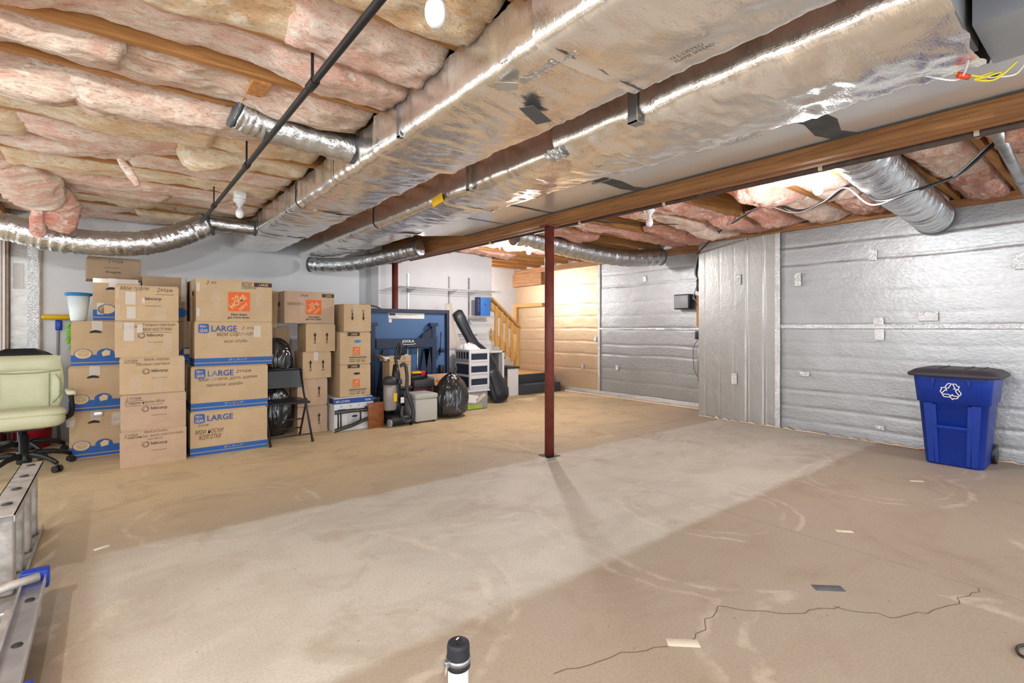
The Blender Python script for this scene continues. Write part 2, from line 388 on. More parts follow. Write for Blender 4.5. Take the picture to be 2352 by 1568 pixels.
def ftape(X, y0, y1, z0, z1, name='foil_tape', m='foil_shiny', par=wr, nu=6, nv=60, seed=1):
    return MB().grid(nu, nv, lambda u, v: (X-.004-.005*abs(fbm((u*2+seed, v*18, 2))), y0+(y1-y0)*(u if (z1-z0) > abs(y1-y0) else v), z0+(z1-z0)*(v if (z1-z0) > abs(y1-y0) else u))).build(name, m, par)
ftape(6.19, 2.655, 2.715, 0, 2.33)
ftape(6.205, -3, 2.66, 1.19, 1.235, nv=160)
for k, (y, z) in enumerate(((1.728,1.957), (2.46,1.757), (3.168,1.81), (3.219,.547), (1.679,1.268), (1.671,1.128), (1.275,1.311), (2.39,.668), (.651,1.782), (1.668,.165))):
    w_, h_ = ((.075,.11), (.07,.15), (.07,.13), (.07,.14), (.09,.08), (.08,.11), (.15,.09), (.1,.05), (.08,.14), (.08,.04))[k]
    ftape(6.19, y-w_/2, y+w_/2, z-h_/2, z+h_/2, 'foil_patch', nu=6, nv=6, seed=k)
MB().grid(160, 4, lambda u, v: (6.185-.03*math.sin(PI*v)*(.6+.5*fbm((u*90, v, 3))), 3.70-6.6*u, .024*v*max(.15, .7+1.6*fbm((u*120, 1, 2))))).build('foam_bead', 'foam', wr)
MB().box(6.17, 6.3, -3, 3.72, 2.33, ZJ).build('top_plate', 'plate_wood', wr)
wk = struct(MB().box(6.71, 6.9, 3.70, 8.4, 0, 2.6).build('wall_right_back', 'white_wall'))
HB = [(2.11,.016,.012), (1.90,.022,.014), (1.62,.006,.02), (1.4,.005,.02), (1.18,.022,.02), (.91,.018,.012), (.74,.02,.012), (.5,.006,.02), (.3,.008,.02)]
fw(6.66, 3.70, 5.90, 2.30, HB, 'foil_panel', 'foil_wall', nu=70, par=wk)
HB2 = [(2.0,.014,.014), (1.62,.016,.014), (1.4,.012,.014), (1.18,.016,.014), (.95,.014,.014), (.72,.016,.014), (.45,.012,.014)]
foil('foil_wall_warm_lit', S(220,190,156), .45, .25, 0, (.5,1,2.2), .06, .75)  # same foil with the warm stairwell light put into its colour
fw(6.66, 5.88, 8.25, 2.30, HB2, 'foil_panel', 'foil_wall_warm_lit', nu=70, par=wk)
ftape(6.645, 5.875, 5.925, 0, 2.30, par=wk)
ftape(6.645, 3.72, 5.88, 1.165, 1.195, par=wk)
ftape(6.645, 3.72, 6.7, .02, .10, par=wk, nv=120)
MB().grid(120, 4, lambda u, v: (6.63-.025*math.sin(PI*v)*(.6+.5*fbm((u*60, v, 3))), 3.72+3.0*u, .03*v)).build('foam_bead', 'foam', wk)
MB().box(6.62, 6.72, 3.70, 8.25, 2.30, ZJ).build('top_plate', 'plate_wood', wk)
MB().box(6.58, 6.66, 7.35, 8.25, 2.05, 2.30).build('header_board', 'plate_wood', wk)
MB().box(6.60, 6.66, 7.35, 8.25, 1.62, 1.69).build('ledger', 'pine', wk)
MB().box(6.60, 6.66, 8.15, 8.25, .34, 1.62).build('stud', 'pine', wk)
for k, (y, z) in enumerate(((4.935,1.983), (5.5,.52), (5.99,1.0), (6.3,.5))): ftape(6.65, y-.03, y+.03, z-.045, z+.045, 'foil_patch', par=wk, nu=6, nv=6, seed=k+20)

# ------------------------------------------------------------------ ceiling: subfloor, joists, batts
ceil = struct(MB().box(-4, 6.9, -3, 8.4, 2.60, 2.66).build('ceiling', 'subfloor'))
ceil['label'] = 'open joist ceiling stuffed with sagging pink fibreglass'
JY = [2.64+.406*k for k in range(-13, 15)]
MBj = {}
for k, y in enumerate(JY):
    MB().box(-4, 3.2, y-.02, y+.02, ZJ, 2.60).build('joist', 'joist', ceil)
    MB().box(3.15, 6.72, y-.02+.04, y+.02+.04, ZJ, 2.60).build('joist', 'joist', ceil)
def batt(x0, x1, ya, yb, sag, tilt, matn, seed, res=.035, end=(1,1), ragged=.02):
    nu = max(6, int((x1-x0)/res)); nv = 20; zs = ZJ+.02; hw = (yb-ya)/2; yc = (ya+yb)/2; rnd = random.Random(seed)
    ph = rnd.uniform(0, 50); over = rnd.uniform(-.045, .015)
    def f(u, v):
        x = x0+(x1-x0)*u; a = 2*v-1
        eu = 1-(abs(2*u-1)**(10 if seed % 3 else 3))*(.45 if seed % 3 else .75)
        s_ = sag*max(.05, min(1.5, .75+1.5*fbm((x*.9+ph, 0, seed), 1., 2)))*(1-abs(a)**5)*eu + tilt*a*sag*.5
        n1 = fbm((x*2.6+ph, yc+a*hw*2.6, seed*1.7), 1., 4)
        n2 = fbm((x*8+ph, (yc+a*hw)*11, seed), 1., 4)
        rid = abs(fbm((x*5+ph, (yc+a*hw)*7, seed+9), 1., 3))
        z = zs - s_ - .026*n1*(1-a*a*.6) - .014*n2*(1-abs(a)**6) + .022*rid*(1-abs(a)**4) - .006*fbm((x*9+ph, (yc+a*hw)*40, seed), 1., 3)
        y = yc + a*(hw-.012+over*max(0, min(1, s_/.1))) + .012*n1
        xx = x + ragged*fbm((y*9, seed, 3+u), 1., 3)*(1 if u in (0., 1.) else .4)
        if v in (0., 1.): z = zs+.07
        if u in (0., 1.): z = z+.05
        return (xx, y, z)
    return MB().grid(nu, nv, f).build('insulation_batt', matn, ceil, fix=False)
rs = random.Random(21); sd = 0
for k in range(len(JY)-1):
    ya, yb = JY[k]+.02, JY[k+1]-.02
    if ya > 7.0 or yb < -.2: continue
    cuts = [-2.6, rs.uniform(-.9,.35), 1.13] if rs.random() < .6 else [-2.6, rs.uniform(-1.0,-.4), rs.uniform(.15,.7), 1.13]
    for x0, x1 in zip(cuts, cuts[1:]):
        sd += 1; near = ya < 3.4
        sag = rs.uniform(.08, .13) if near else rs.uniform(.04, .09)
        mt = rs.choice(['insul', 'insul', 'insul_cream']) if near else rs.choice(['insul_cream', 'insul_cream', 'insul', 'insul'])
        if 2.6 < ya < 3.1: mt = 'insul_grey'
        
        batt(x0-.05, x1+.04, ya, yb, sag, rs.uniform(-.6,.9), mt, sd, .028 if near else .04)
    sd += 1; batt(1.66, 2.02, ya, yb, .03, 0, 'insul_pink', sd, .06)
for k in range(len(JY)-1):
    ya, yb = JY[k]+.06, JY[k+1]+.02
    if yb < -.8 or ya > 7.2: continue
    cuts = [3.3, rs.uniform(4.0,4.4), rs.uniform(4.9,5.5), 6.2 if yb < 3.8 else 6.58]
    for x0, x1 in zip(cuts, cuts[1:]):
        sd += 1
        if ya > 5.9 and x0 > 4.2: continue
        if rs.random() < .08: continue
        batt(x0-.04, x1+.03, ya, yb, rs.uniform(.05,.12), rs.uniform(-.7,.7), rs.choice(['insul_pink', 'insul_pink', 'insul']), sd, .04)
# torn batt curling down by the back wall
def drop(pts, w, matn, seed, th=.09, roll=0.):
    P = spline(pts, 10); mb = MB(); rings = []; n = 18
    for i, p in enumerate(P):
        t_ = (P[min(i+1, len(P)-1)]-P[max(i-1, 0)]).normalized(); rt = Vector((math.cos(roll), math.sin(roll), 0)); rt = (rt-t_*rt.dot(t_)).normalized(); up = t_.cross(rt)
        e_ = min(1, .55+.5*math.sin(PI*i/(len(P)-1)))
        rings.append([p+rt*(w/2*math.copysign(abs(math.cos(q))**.7, math.cos(q))*e_*(1+.35*fbm((i*.12, q, seed), 1.)))+up*(th/2*math.sin(q)*(1+.5*fbm((i*.3, q*2, seed+3), 1.))) for q in [2*PI*j/n for j in range(n)]])
    mb.loft(rings); return mb.build('insulation_batt', matn, ceil)
drop([(-.62,5.05,2.44), (-.56,5.25,2.36), (-.50,5.45,2.27), (-.46,5.62,2.22)], .42, 'insul', 61, .12, .3)
drop([(-.40,5.50,2.34), (-.36,5.66,2.22), (-.36,5.72,2.10), (-.38,5.74,2.02)], .26, 'insul_pink', 62, .10, .5)
drop([(-.50,5.60,2.16), (-.50,5.62,2.06), (-.50,5.63,1.99), (-.49,5.64,1.94)], .10, 'insul_pink', 63, .06, .5)
drop([(.02,4.35,2.36), (.06,4.36,2.30), (.10,4.36,2.24), (.12,4.36,2.19)], .05, 'insul', 64, .03)
# bridging block between joists
MB().box(.52, .60, 2.66, 3.03, ZJ-.01, 2.45).build('bridging', 'bridging', ceil)
MB().box(-.9, -.86, 5.5, 7.1, 2.32, 2.40).build('bridging', 'bridging', ceil)

# ------------------------------------------------------------------ beam, posts, ducts
bm_ = thing('support_beam', 'long brown timber beam running under the joists beside the flat sheet-metal duct', 'beam', (3.175, 7.06, 2.15))
for i, (x0, x1, y1) in enumerate(((3.10,3.147,7.06), (3.15,3.197,6.98), (3.20,3.25,7.06))):
    MB().box(x0, x1, -3, y1, 2.15+.004*(i == 1), ZJ).build('ply', 'beam_wood', bm_, True)
def post(y, label):
    o = thing('steel_post', label, 'post', (3.175, y, 0), 0, 'steel posts under the beam')
    MB().cyl((0,0,.006), (0,0,2.14), .044, n=24).build('tube', 'steel_red', o)
    MB().box(-.07, .07, -.06, .06, 2.138, 2.15).build('cap_plate', 'steel_red', o)
    MB().rbox(-.075, .075, -.075, .075, 0, .008, .003).build('base_plate', 'black_metal', o); return o
p1 = post(3.43, 'dark red steel post standing alone in the middle of the floor')
post(6.72, 'dark red steel post rising behind the folded blue table')
tag(MB().box(2.98, 3.37, 3.27, 3.60, .0, .004).build('grout_patch', 'concrete'), 'pale square of grout around the foot of the central post', 'grout patch')

def wrap(X0, X1, zb, zt, ya, yb, par, seed, rip=1., sagb=.02, r=.05, name='wrap_section', matn='foil_duct'):
    # U-shaped foil blanket: left side, rounded corner, sagging bottom, corner, right side
    prof = []
    for k in range(6): prof.append((X0, zt-(zt-zb-r)*k/6, -1, 0))
    for k in range(6): a = PI+PI/2*k/6; prof.append((X0+r+r*math.cos(a), zb+r+r*math.sin(a), math.cos(a), math.sin(a)))
    for k in range(18): prof.append((X0+r+(X1-X0-2*r)*k/18, zb, 0, -1))
    for k in range(6): a = 1.5*PI+PI/2*k/6; prof.append((X1-r+r*math.cos(a), zb+r+r*math.sin(a), math.cos(a), math.sin(a)))
    for k in range(7): prof.append((X1, zb+r+(zt-zb-r)*k/6, 1, 0))
    n = len(prof)-1; nu = max(8, int(abs(yb-ya)/.022))
    def f(u, v):
        i = min(n, round(v*n)); x, z, nx, nz = prof[i]; y = ya+(yb-ya)*u
        w = (x-X0)/(X1-X0); bulge = sagb*math.sin(PI*max(0, min(1, w)))*(-nz if nz < 0 else 0)*(.6+.6*abs(math.sin(PI*u)))
        d = rip*(.010*fbm((x*4, y*4, seed), 1.)+.005*fbm((x*9, y*16, seed+2), 1.)+.004*fbm((x*4, y*34, seed+5), 1.)) + .010*math.exp(-min(u, 1-u)*abs(yb-ya)/.03)
        return (x+nx*d, y+.012*fbm((x*6, z*6, seed), 1.)*(1 if u in (0., 1.) else 0), z+nz*d-bulge)
    return MB().grid(nu, n, f).build(name, matn, par, True, fix=False)
du1 = thing('insulated_duct', 'wide foil-wrapped rectangular duct hanging nearest the left-hand joists', 'duct', (1.43, 7.15, 2.2), 0, 'foil wrapped ducts')
for i, (a, b_, o) in enumerate(((7.15,5.7,.0), (5.72,4.3,.008), (4.32,3.42,.0), (3.44,2.66,-.004), (2.70,1.26,.034), (1.30,-3,.046))):
    wrap(1.17-o*.6, 1.69+o*.6, 2.2-o*.5, 2.395, a, b_, du1, 10+i)
MB().box(1.19, 1.67, -3, 7.1, 2.23, 2.39).build('duct_core', 'sheet_metal', du1, True)
du2 = thing('insulated_duct', 'foil-wrapped rectangular duct hanging between the other wrapped duct and the flat metal one', 'duct', (2.2, 7.15, 2.17), 0, 'foil wrapped ducts')
for i, (a, b_, o) in enumerate(((7.15,6.0,.0), (6.02,4.6,.012), (4.62,3.3,.0), (3.34,1.92,.01))):
    wrap(1.96-o, 2.47+o, 2.17-o*.3, 2.395, a, b_, du2, 30+i)
wrap(1.87, 2.52, 2.155, 2.395, 1.98, .34, du2, 40, 1.5, .03, .07)
MB().box(1.99, 2.44, .36, 7.1, 2.2, 2.39).build('duct_core', 'sheet_metal', du2, True)
def strap(par, X0, X1, zb, y, w=.03, m_='galv'):
    mb = MB(); mb.box(X0-.008, X0-.002, y, y+w, zb+.02, ZJ); mb.box(X0-.008, X0+.05, y, y+w, zb-.012, zb-.006); mb.box(X0-.008, X0-.002, y, y+w, zb-.012, zb+.02); mb.build('hanger_strap', m_, par, True)
strap(du1, 1.155, 1.7, 2.2, 2.38); strap(du2, 1.93, 2.5, 2.17, 2.90, .035); strap(du2, 1.86, 2.5, 2.15, 1.42, .05)
strap(du1, 1.155, 1.7, 2.2, 4.55)
def patch(par, pts, z, m_, name='duct_tape'):
    MB().prism(pts, lambda a, b_, s_: (a, b_, z-.002*s_)).build(name, m_, par, True)
patch(du1, [(1.35,1.65), (1.38,1.59), (1.55,1.66), (1.52,1.73)], 2.138, 'grey_tape')
patch(du1, [(1.15,1.55), (1.22,1.5), (1.26,1.54), (1.2,1.6)], 2.150, 'silver_tape')
MB().grid(10, 40, lambda u, v: (1.86+.10*u+.02*fbm((u*5, v*8, 1)), 1.93+.13*v, 2.17-.03*math.sin(PI*u)-.02*abs(fbm((u*9, v*9, 2))))).build('foil_bunch', 'foil_shiny', du2, True)
MB().grid(8, 12, lambda u, v: (1.93+.04*u, 3.28+.16*v, 2.22-.06*math.sin(PI*u)-.02*v)).build('torn_batting', 'yellow_plastic', du2, True)
MB().grid(10, 30, lambda u, v: (1.15+.12*u, 1.22+.3*v, 2.21-.045*u-.012*abs(fbm((u*9, v*9, 5))))).build('foil_bunch', 'foil_shiny', du1, True)
def duct_print(par, lines, x, y, z, h, rot):
    mb = MB(); fn = lambda u, v: (x+u*math.cos(rot)-v*math.sin(rot), y+u*math.sin(rot)+v*math.cos(rot), z)
    for i, s_ in enumerate(lines): put_text(mb, lambda u, v: fn(u, -v), s_, 0, i*h*1.5, .012*len(s_), h, thin=-.005)
    mb.build('printed_text', 'print_dark', par, True)
duct_print(du1, ['FLAME SPREAD', 'U L LISTED'], 1.56, 1.02, 2.140, .018, -1.57)
duct_print(du2, ['INSTALLED R 4.2', 'THERMAL RATING', 'FSK FACED'], 2.42, 1.3, 2.118, .016, -1.57)
# flat sheet metal trunk between wrapped duct and beam
tr = thing('sheet_metal_duct', 'flat bare sheet-metal duct tucked between the wrapped ducts and the timber beam', 'duct', (2.8, 4.9, 2.23))
tb = [(2.57,4.98), (2.72,5.05), (3.09,4.72), (3.09,-3), (2.57,-3)]
MB().prism(tb, lambda a, b_, s_: (a, b_, 2.235+.16*s_)).build('trunk', 'sheet_metal', tr, True)
for y, w_ in ((3.3,.03), (2.35,.10), (1.02,.12), (3.95,.015)):
    pts = [(2.575,y+w_*.7), (2.75,y+w_*.35), (2.95,y+w_*.55), (3.088,y+w_*.2), (3.088,y-w_*.8), (2.98,y-w_*.4), (2.8,y-w_*.75), (2.575,y-w_*.5)]
    patch(tr, pts, 2.2345, 'mastic', 'sealant')
MB().box(3.075, 3.092, -3, 4.73, 2.228, 2.236).build('seam_edge', 'mastic', tr, True)
for x_, y_ in ((2.60,2.48), (2.67,2.44)): MB().box(x_, x_+.02, y_-.16, y_, 2.226, 2.235).build('drive_cleat', 'galv', tr, True)
MB().prism([(2.58,.34), (2.58,-.9), (2.2,-.9), (2.2,.34)], lambda a, b_, s_: (a, b_, 2.19+.2*s_)).build('end_collar', 'sheet_grey', du2, True)
wrap(2.15, 2.56, 2.17, 2.39, .05, -1.5, du2, 44, 2., .02, .05)
# low-voltage wires hanging at the near end of the duct
def cable(name, label, cat, pts, r, m_, group=None, n=8, sm=8):
    P0 = pts[0]; q = spline(pts, sm)
    o = MB().tube([(p[0]-P0[0], p[1]-P0[1], p[2]-P0[2]) for p in q], r, n).build(name, m_); o.location = P0
    return tag(o, label, cat, group)
wi = thing('thermostat_wires', 'tangle of yellow thermostat wires with red and blue connectors under the duct end', 'wires', (2.46,.30,2.13))
MB().tube(spline([(2.40,.42,2.13), (2.47,.33,2.10), (2.50,.31,2.12), (2.42,.36,2.09)]), .003, 6).build('wire', 'wire_yellow', wi, True)
MB().tube(spline([(2.52,.27,2.15), (2.47,.32,2.09), (2.44,.37,2.10), (2.50,.33,2.13)]), .003, 6).build('wire', 'wire_yellow', wi, True)
MB().tube(spline([(2.3,.36,2.15), (2.42,.41,2.11), (2.36,.50,2.14)]), .0035, 6).build('wire', 'white_plastic', wi, True)
MB().tube(spline([(2.5,.33,2.11), (2.56,.28,2.12), (2.53,.25,2.14)]), .003, 6).build('wire', 'white_plastic', wi, True)
MB().cyl((2.40,.41,2.12), (2.43,.385,2.11), .010, n=10).build('connector', 'wire_red', wi, True)
MB().cyl((2.50,.34,2.11), (2.52,.315,2.12), .010, n=10).build('connector', 'blue_plastic', wi, True)

def flex(name, label, pts, r, seed, group='round flexible ducts', wr_=.10, m_='foil_flex', n=26, extra=None):
    L = sum((Vector(b_)-Vector(a)).length for a, b_ in zip(pts, pts[1:])); per = max(8, int(L/(len(pts)-1)/.012))
    q = spline(pts, per); o = thing(name, label, 'duct', pts[0], 0, group)
    mb = MB(); mb.tube(q, [r*(1+.05*math.sin(i*.55)*.4+wr_*fbm((i*.35, seed, 2), 1.)*.7) for i in range(len(q))], n, True)
    mb.v = [(p[0]+.18*r*wr_*6*fbm((p[0]*30, p[1]*30, p[2]*12+seed), 1.)*.3, p[1]+.5*r*wr_*fbm((p[1]*26, p[2]*26, seed+p[0]*26), 1.), p[2]+.5*r*wr_*fbm((p[2]*30, p[0]*26, seed+4), 1.)) for p in mb.v]
    mb.build('sleeve', m_, o, True)
    for i_, k in enumerate((2, len(q)-3)):
        a, b_ = q[max(0, k-1)], q[k+1]; d = (b_-a).normalized()*.012
        MB().tube([q[k]-d, q[k]+d], r*1.06, n).build('clamp_band', 'grey_tape', o, True)
    return o
flex('flexible_duct', 'long silver flexible duct sagging across the left over the stacked boxes', [(-1.7,6.0,2.25), (-1.1,6.0,2.12), (-.75,6.0,2.06), (-.38,6.0,1.985), (.11,6.0,2.00), (.45,6.0,2.10), (.75,6.0,2.27)], .115, 3)
flex('flexible_duct', 'short silver flexible duct joining the long sagging one to the wrapped duct', [(.74,6.02,2.29), (.95,6.0,2.28), (1.2,5.95,2.27)], .075, 5)
flex('flexible_duct', 'crumpled silver flexible duct between the joists running into the wrapped duct side', [(.50,3.04,2.37), (.62,3.05,2.34), (.85,3.07,2.33), (1.19,3.08,2.32)], .085, 6, wr_=.22)
fr = flex('flexible_duct', 'fat silver flexible duct crossing from the beam to the foil wall above the blue bin', [(3.30,1.09,2.365), (3.7,1.12,2.335), (4.6,1.16,2.29), (5.5,1.19,2.27), (6.12,1.22,2.25)], .155, 8, wr_=.05)
flex('flexible_duct', 'silver flexible duct sagging behind the central post by the lit bulb', [(3.9,4.86,2.36), (4.4,4.80,2.31), (5.1,4.72,2.24), (5.8,4.62,2.21), (6.45,4.5,2.27)], .125, 9, wr_=.06)
flex('flexible_duct', 'silver flexible duct curling under the far end of the ducts by the back wall', [(2.05,6.95,2.05), (2.25,6.75,2.035), (2.5,6.4,2.05), (2.75,5.9,2.12), (2.93,5.5,2.18)], .095, 11, wr_=.07)

# pipes and conduit
gp = thing('iron_pipe', 'thin black iron pipe with couplings slung below the left joists', 'pipe', (.655, 5.8, 2.235), 0)
MB().cyl((.66,5.75,2.235), (.65,-2,2.235), .0148, n=12).build('pipe_run', 'black_pipe', gp, True)
for y in (2.19, 3.55, 4.9):
    MB().cyl((.656,y-.04,2.235), (.656,y+.04,2.235), .020, n=12).build('coupling', 'black_pipe', gp, True)
    MB().box(.651, .661, y-.006, y+.006, 2.245, ZJ+.02).build('hanger', 'black_pipe', gp, True)
gp2 = thing('gas_pipe', 'dark pipe clipped along the right side of the timber beam', 'pipe', (3.36, 6.5, 2.17))
MB().cyl((3.36,6.6,2.185), (3.36,-3,2.155), .022, n=12).build('pipe_run', 'brown_pipe', gp2, True)
for y in (4.6, 3.2, 2.3, 1.2, .5): MB().box(3.33, 3.39, y-.01, y+.01, 2.15, 2.20).build('clip', 'masking', gp2, True)
for y in (3.9, 2.0): MB().cyl((3.36,y-.04,2.176), (3.36,y+.04,2.176), .027, n=12).build('coupling', 'brown_pipe', gp2, True)
cd = thing('metal_conduit', 'grey metal conduit running from the beam to the wall at far right', 'conduit', (3.55,.49,2.3))
MB().cyl((3.5,.49,2.31), (6.1,.58,2.31), .03, n=12).build('pipe_run', 'galv', cd, True)
MB().cyl((3.75,.495,2.31), (3.83,.498,2.31), .036, n=12).build('coupling', 'galv', cd, True)
MB().cyl((5.3,.55,2.31), (5.4,.553,2.31), .037, n=12).build('coupling', 'galv', cd, True)
pts = [(6.2,3.75,2.2), (5.53,3.0,2.36), (5.28,2.75,2.35), (4.82,2.19,2.37), (4.95,1.95,2.28), (4.75,1.65,2.29), (4.57,1.42,2.33), (4.2,1.14,2.09), (4.12,.92,2.10), (4.30,.73,2.2), (4.32,.55,2.37)]
cable('electric_cable', 'thick black cable draped in waves along the joists, looping across the fat flexible duct', 'cable', pts, .011, 'black_plastic', 'draped ceiling cables')
cable('electric_cable', 'thin grey cable draped just beside the thick black ceiling cable', 'cable', [(p[0]-.03, p[1]+.035, p[2]-.024+.006*(i % 2)) for i, p in enumerate(pts[1:])], .006, 'grey_plastic', 'draped ceiling cables')
cable('electric_cable', 'thin black wire hanging between joists near the unlit bulb beyond the beam', 'cable', [(3.5,3.9,2.4), (4.0,3.55,2.32), (4.6,3.3,2.33), (5.2,3.2,2.39)], .005, 'black_plastic')

# bulbs; those at the end are unseen, added for fill light
def bulb(x, y, z, lit, label, blue=True, size=.034, power=60):
    o = thing('bulb_holder', label, 'light bulb', (x, y, z), 0, 'bare ceiling bulbs')
    MB().rbox(-.045, .045, -.045, .045, .125, (ZJ-z+.05) if z > 2.05 else .158, .006).build('junction_box', 'fixture_blue' if blue else 'white_plastic', o)
    MB().lathe([(.05,.125), (.055,.118), (.05,.10), (.03,.085), (.028,.065)], n=20).build('socket', 'white_plastic', o)
    s_ = size/.034
    MB().lathe([(.001,-.045*s_), (.014,-.043*s_), (.026,-.032*s_), (.033,-.015*s_), (.034,0), (.031,.016*s_), (.022,.035*s_), (.015,.052), (.014,.075)], n=20).build('glass_bulb', 'bulb_on' if lit else 'bulb_off', o)
    if lit:
        l = bpy.data.lights.new('bulb_light', 'POINT'); l.energy = power; l.shadow_soft_size = .035; l.color = (1,.985,.97)
        lo = bpy.data.objects.new('bulb_light', l); C.objects.link(lo); lo.parent = o; lo.location = (0, 0, -.085)
    return o
bulb(4.32, 5.07, 2.22, True, 'glowing bare bulb behind the central post near the shelves', power=42)
bulb(4.05, 1.47, 2.22, True, 'glowing bare bulb with blue box beside the fat flexible duct', power=24)
bulb(4.05, 2.95, 2.22, False, 'unlit bare bulb in the joists halfway between the two glowing bulbs')
bulb(.80, 1.40, 2.21, False, 'unlit white bulb hanging at the top edge beside the iron pipe', False, .04)
bulb(.86, 4.95, 2.21, False, 'small unlit bulb near the far end of the left-hand joists', False)
bulb(2.44, .10, 2.03, False, 'unlit bulb under the near end of the ducts beside yellow wires', False, .05)
bulb(-.5, -.95, 2.22, True, 'unseen fill bulb added on the ceiling behind the viewer', True, .05, 95)  # added lamp out of view, brightens box fronts and near floor
bulb(-1.25, 1.25, 2.22, True, 'unseen fill bulb added on the ceiling left of the view above the ladders', True, .05, 50)  # added lamp out of view, lifts the left floor and ceiling
bulb(4.9, -1.9, 2.22, True, 'unseen fill bulb added on the ceiling behind the blue bin end of the room', True, .05, 45)  # added fill lamp out of view at the near right
bulb(5.0, 7.95, 2.1, True, 'warm fill bulb added out of sight in the stairwell behind the shelf wall', False, power=45)  # added lamp kept out of sight, brightens the foil by the stairs

# ------------------------------------------------------------------ cartons
def carton(label, x0, y0, z0, w, d, h, matn='card', rz=0., group='stacked cardboard boxes', tape=True, name='cardboard_box', seed=0, tilt=None):
    """x0,y0: front-left bottom corner in plan; local origin there, front face at local y=0."""
    o = thing(name, label, 'box', (x0, y0, z0), rz, group)
    if tilt: o.rotation_euler = tilt
    rnd = random.Random(int(x0*1000+z0*777+seed)); b1, b2 = rnd.uniform(.000,.003), rnd.uniform(.0,.004)
    mb = MB(); n = 8
    hh = h-.014
    def shell(u, v):                       # four sides, slightly bowed
        k = u*4; s_ = int(min(3, k)); q = k-s_; bow = b1*4*q*(1-q)*math.sin(PI*v)
        return [(w*q, -bow, hh*v), (w+bow, d*q, hh*v), (w*(1-q), d+bow, hh*v), (-bow, d*(1-q), hh*v)][s_] if s_ < 4 else (0, 0, hh*v)
    mb.grid(16, 4, shell, False); mb.add([(0,0,0), (w,0,0), (w,d,0), (0,d,0)], [(0,1,2,3)]); mb.add([(0,0,hh), (w,0,hh), (w,d,hh), (0,d,hh)], [(0,1,2,3)])
    mb.build('body', matn, o)
    MB().box(.006, w-.006, .012, d/2-.002, hh, h-.001).build('flap', matn, o)
    MB().box(.001, w-.001, d/2+.002, d-.001, hh, h-.001+b2*.3).build('flap', matn, o)
    if tape:
        MB().box(-.002, w+.002, d/2-.025, d/2+.025, h-.001, h).build('tape_strip', 'tape', o)
        mt = MB(); mt.box(-.0015, -.0005, d/2-.025, d/2+.025, h*.72, h); mt.build('tape_strip', 'tape', o)
    o['w'] = w; o['h'] = h; o['d'] = d
    return o
def front(o, off=.0045): return lambda u, v: (u, -off, v)
def side(o, off=.0045): return lambda u, v: (-off, o['d']-u, v)
def pr(o, name, matn, fill, fn=None):
    mb = MB(); fill(mb, fn or front(o)); return mb.build(name, matn, o, fix=False)
def hand(o, lines, matn='pen', fn=None):
    """handwriting: (text, u, v, w, h)"""
    for t_, u, v, w_, h_ in lines: pr(o, 'handwriting', matn, lambda mb, f: put_text(mb, f, t_, u, v, w_, h_, .02, .3, -.012), fn)
def lab(o, y, x=.13, ring=True, sc=1.):
    w = o['w']
    pr(o, 'printed_logo', 'ink', lambda mb, f: (put_text(mb, f, 'labcorp', x+.075, y, .118*sc, .034*sc, thin=.006), put_rect(mb, f, x+.078, y-.045, x+.19, y-.0425)))
    if ring: pr(o, 'printed_ring', 'pen', lambda mb, f: (put_ring(mb, f, x+.036, y+.016, .026, .0022), put_ring(mb, f, x+.038, y+.014, .018, .0018), put_ring(mb, f, x+.034, y+.019, .022, .0014)))
def tp(o, rects, matn='tape'):
    for r in rects: pr(o, 'tape_strip', matn, lambda mb, f: put_rect(mb, f, *r), front(o, .0055))

GA = 'small boxes with a round logo'
a5 = carton('pinkish small box at the floor of the round-logo stack, three lines of handwriting', .03, 5.40, 0, .475, .37, .313, 'card_pink', group=GA)
hand(a5, [('2 этаж', .03, .262, .095, .022), ('Мой рюкзак,', .165, .272, .17, .026), ('лисанза, мои оболочки,', .05, .238, .40, .022), ('расчёски', .19, .212, .11, .022)])
put = pr(a5, 'pen_line', 'pen', lambda mb, f: put_rect(mb, f, .03, .253, .135, .255)); lab(a5, .165, .14)
pr(a5, 'hand_hole', 'ink', lambda mb, f: put_rect(mb, f, .15, .12, .21, .20), side(a5))
a4 = carton('small box second from the floor in the round-logo stack, two underlined handwritten lines', .034, 5.408, .313, .468, .37, .314, 'card_pink', group=GA)
hand(a4, [('2 этаж', .035, .262, .11, .024), ('Следки носки Мои', .03, .215, .28, .034)])
pr(a4, 'pen_line', 'pen', lambda mb, f: (put_rect(mb, f, .03, .252, .16, .2545), put_rect(mb, f, .03, .207, .14, .2095), put_rect(mb, f, .15, .209, .3, .2115))); lab(a4, .16, .135)
a3 = carton('small box in the middle of the round-logo stack, two lines of handwriting with underlined start', .028, 5.396, .627, .464, .37, .318, group=GA)
hand(a3, [('2этаж', .03, .275, .095, .024), ('Моя обувь,', .165, .275, .19, .03), ('Тёплые свитера', .11, .235, .24, .028)])
pr(a3, 'pen_line', 'pen', lambda mb, f: put_rect(mb, f, .03, .266, .14, .2685)); lab(a3, .175, .145)
tp(a3, [(.08,.0,.15,.17), (.24,.02,.3,.16), (.42,.03,.45,.28)])
a2 = carton('small box second from the top of the round-logo stack, shipping label torn at left', -.004, 5.406, .945, .452, .37, .313, group=GA)
hand(a2, [('Только одежда', .19, .262, .235, .03), ('мои костюмы', .19, .225, .21, .026), ('2 этаж', .05, .25, .11, .024)])
pr(a2, 'pen_line', 'pen', lambda mb, f: put_rect(mb, f, .19, .213, .4, .2155)); lab(a2, .17, .145)
tp(a2, [(.06,.14,.13,.3), (.15,.21,.19,.28)], 'tape_bright'); tp(a2, [(.0,.25,.05,.31), (.2,.05,.27,.14), (.33,.03,.4,.19)])
a1 = carton('top small box of the round-logo stack, white label scraps left of the logo', -.004, 5.397, 1.258, .45, .37, .308, group=GA)
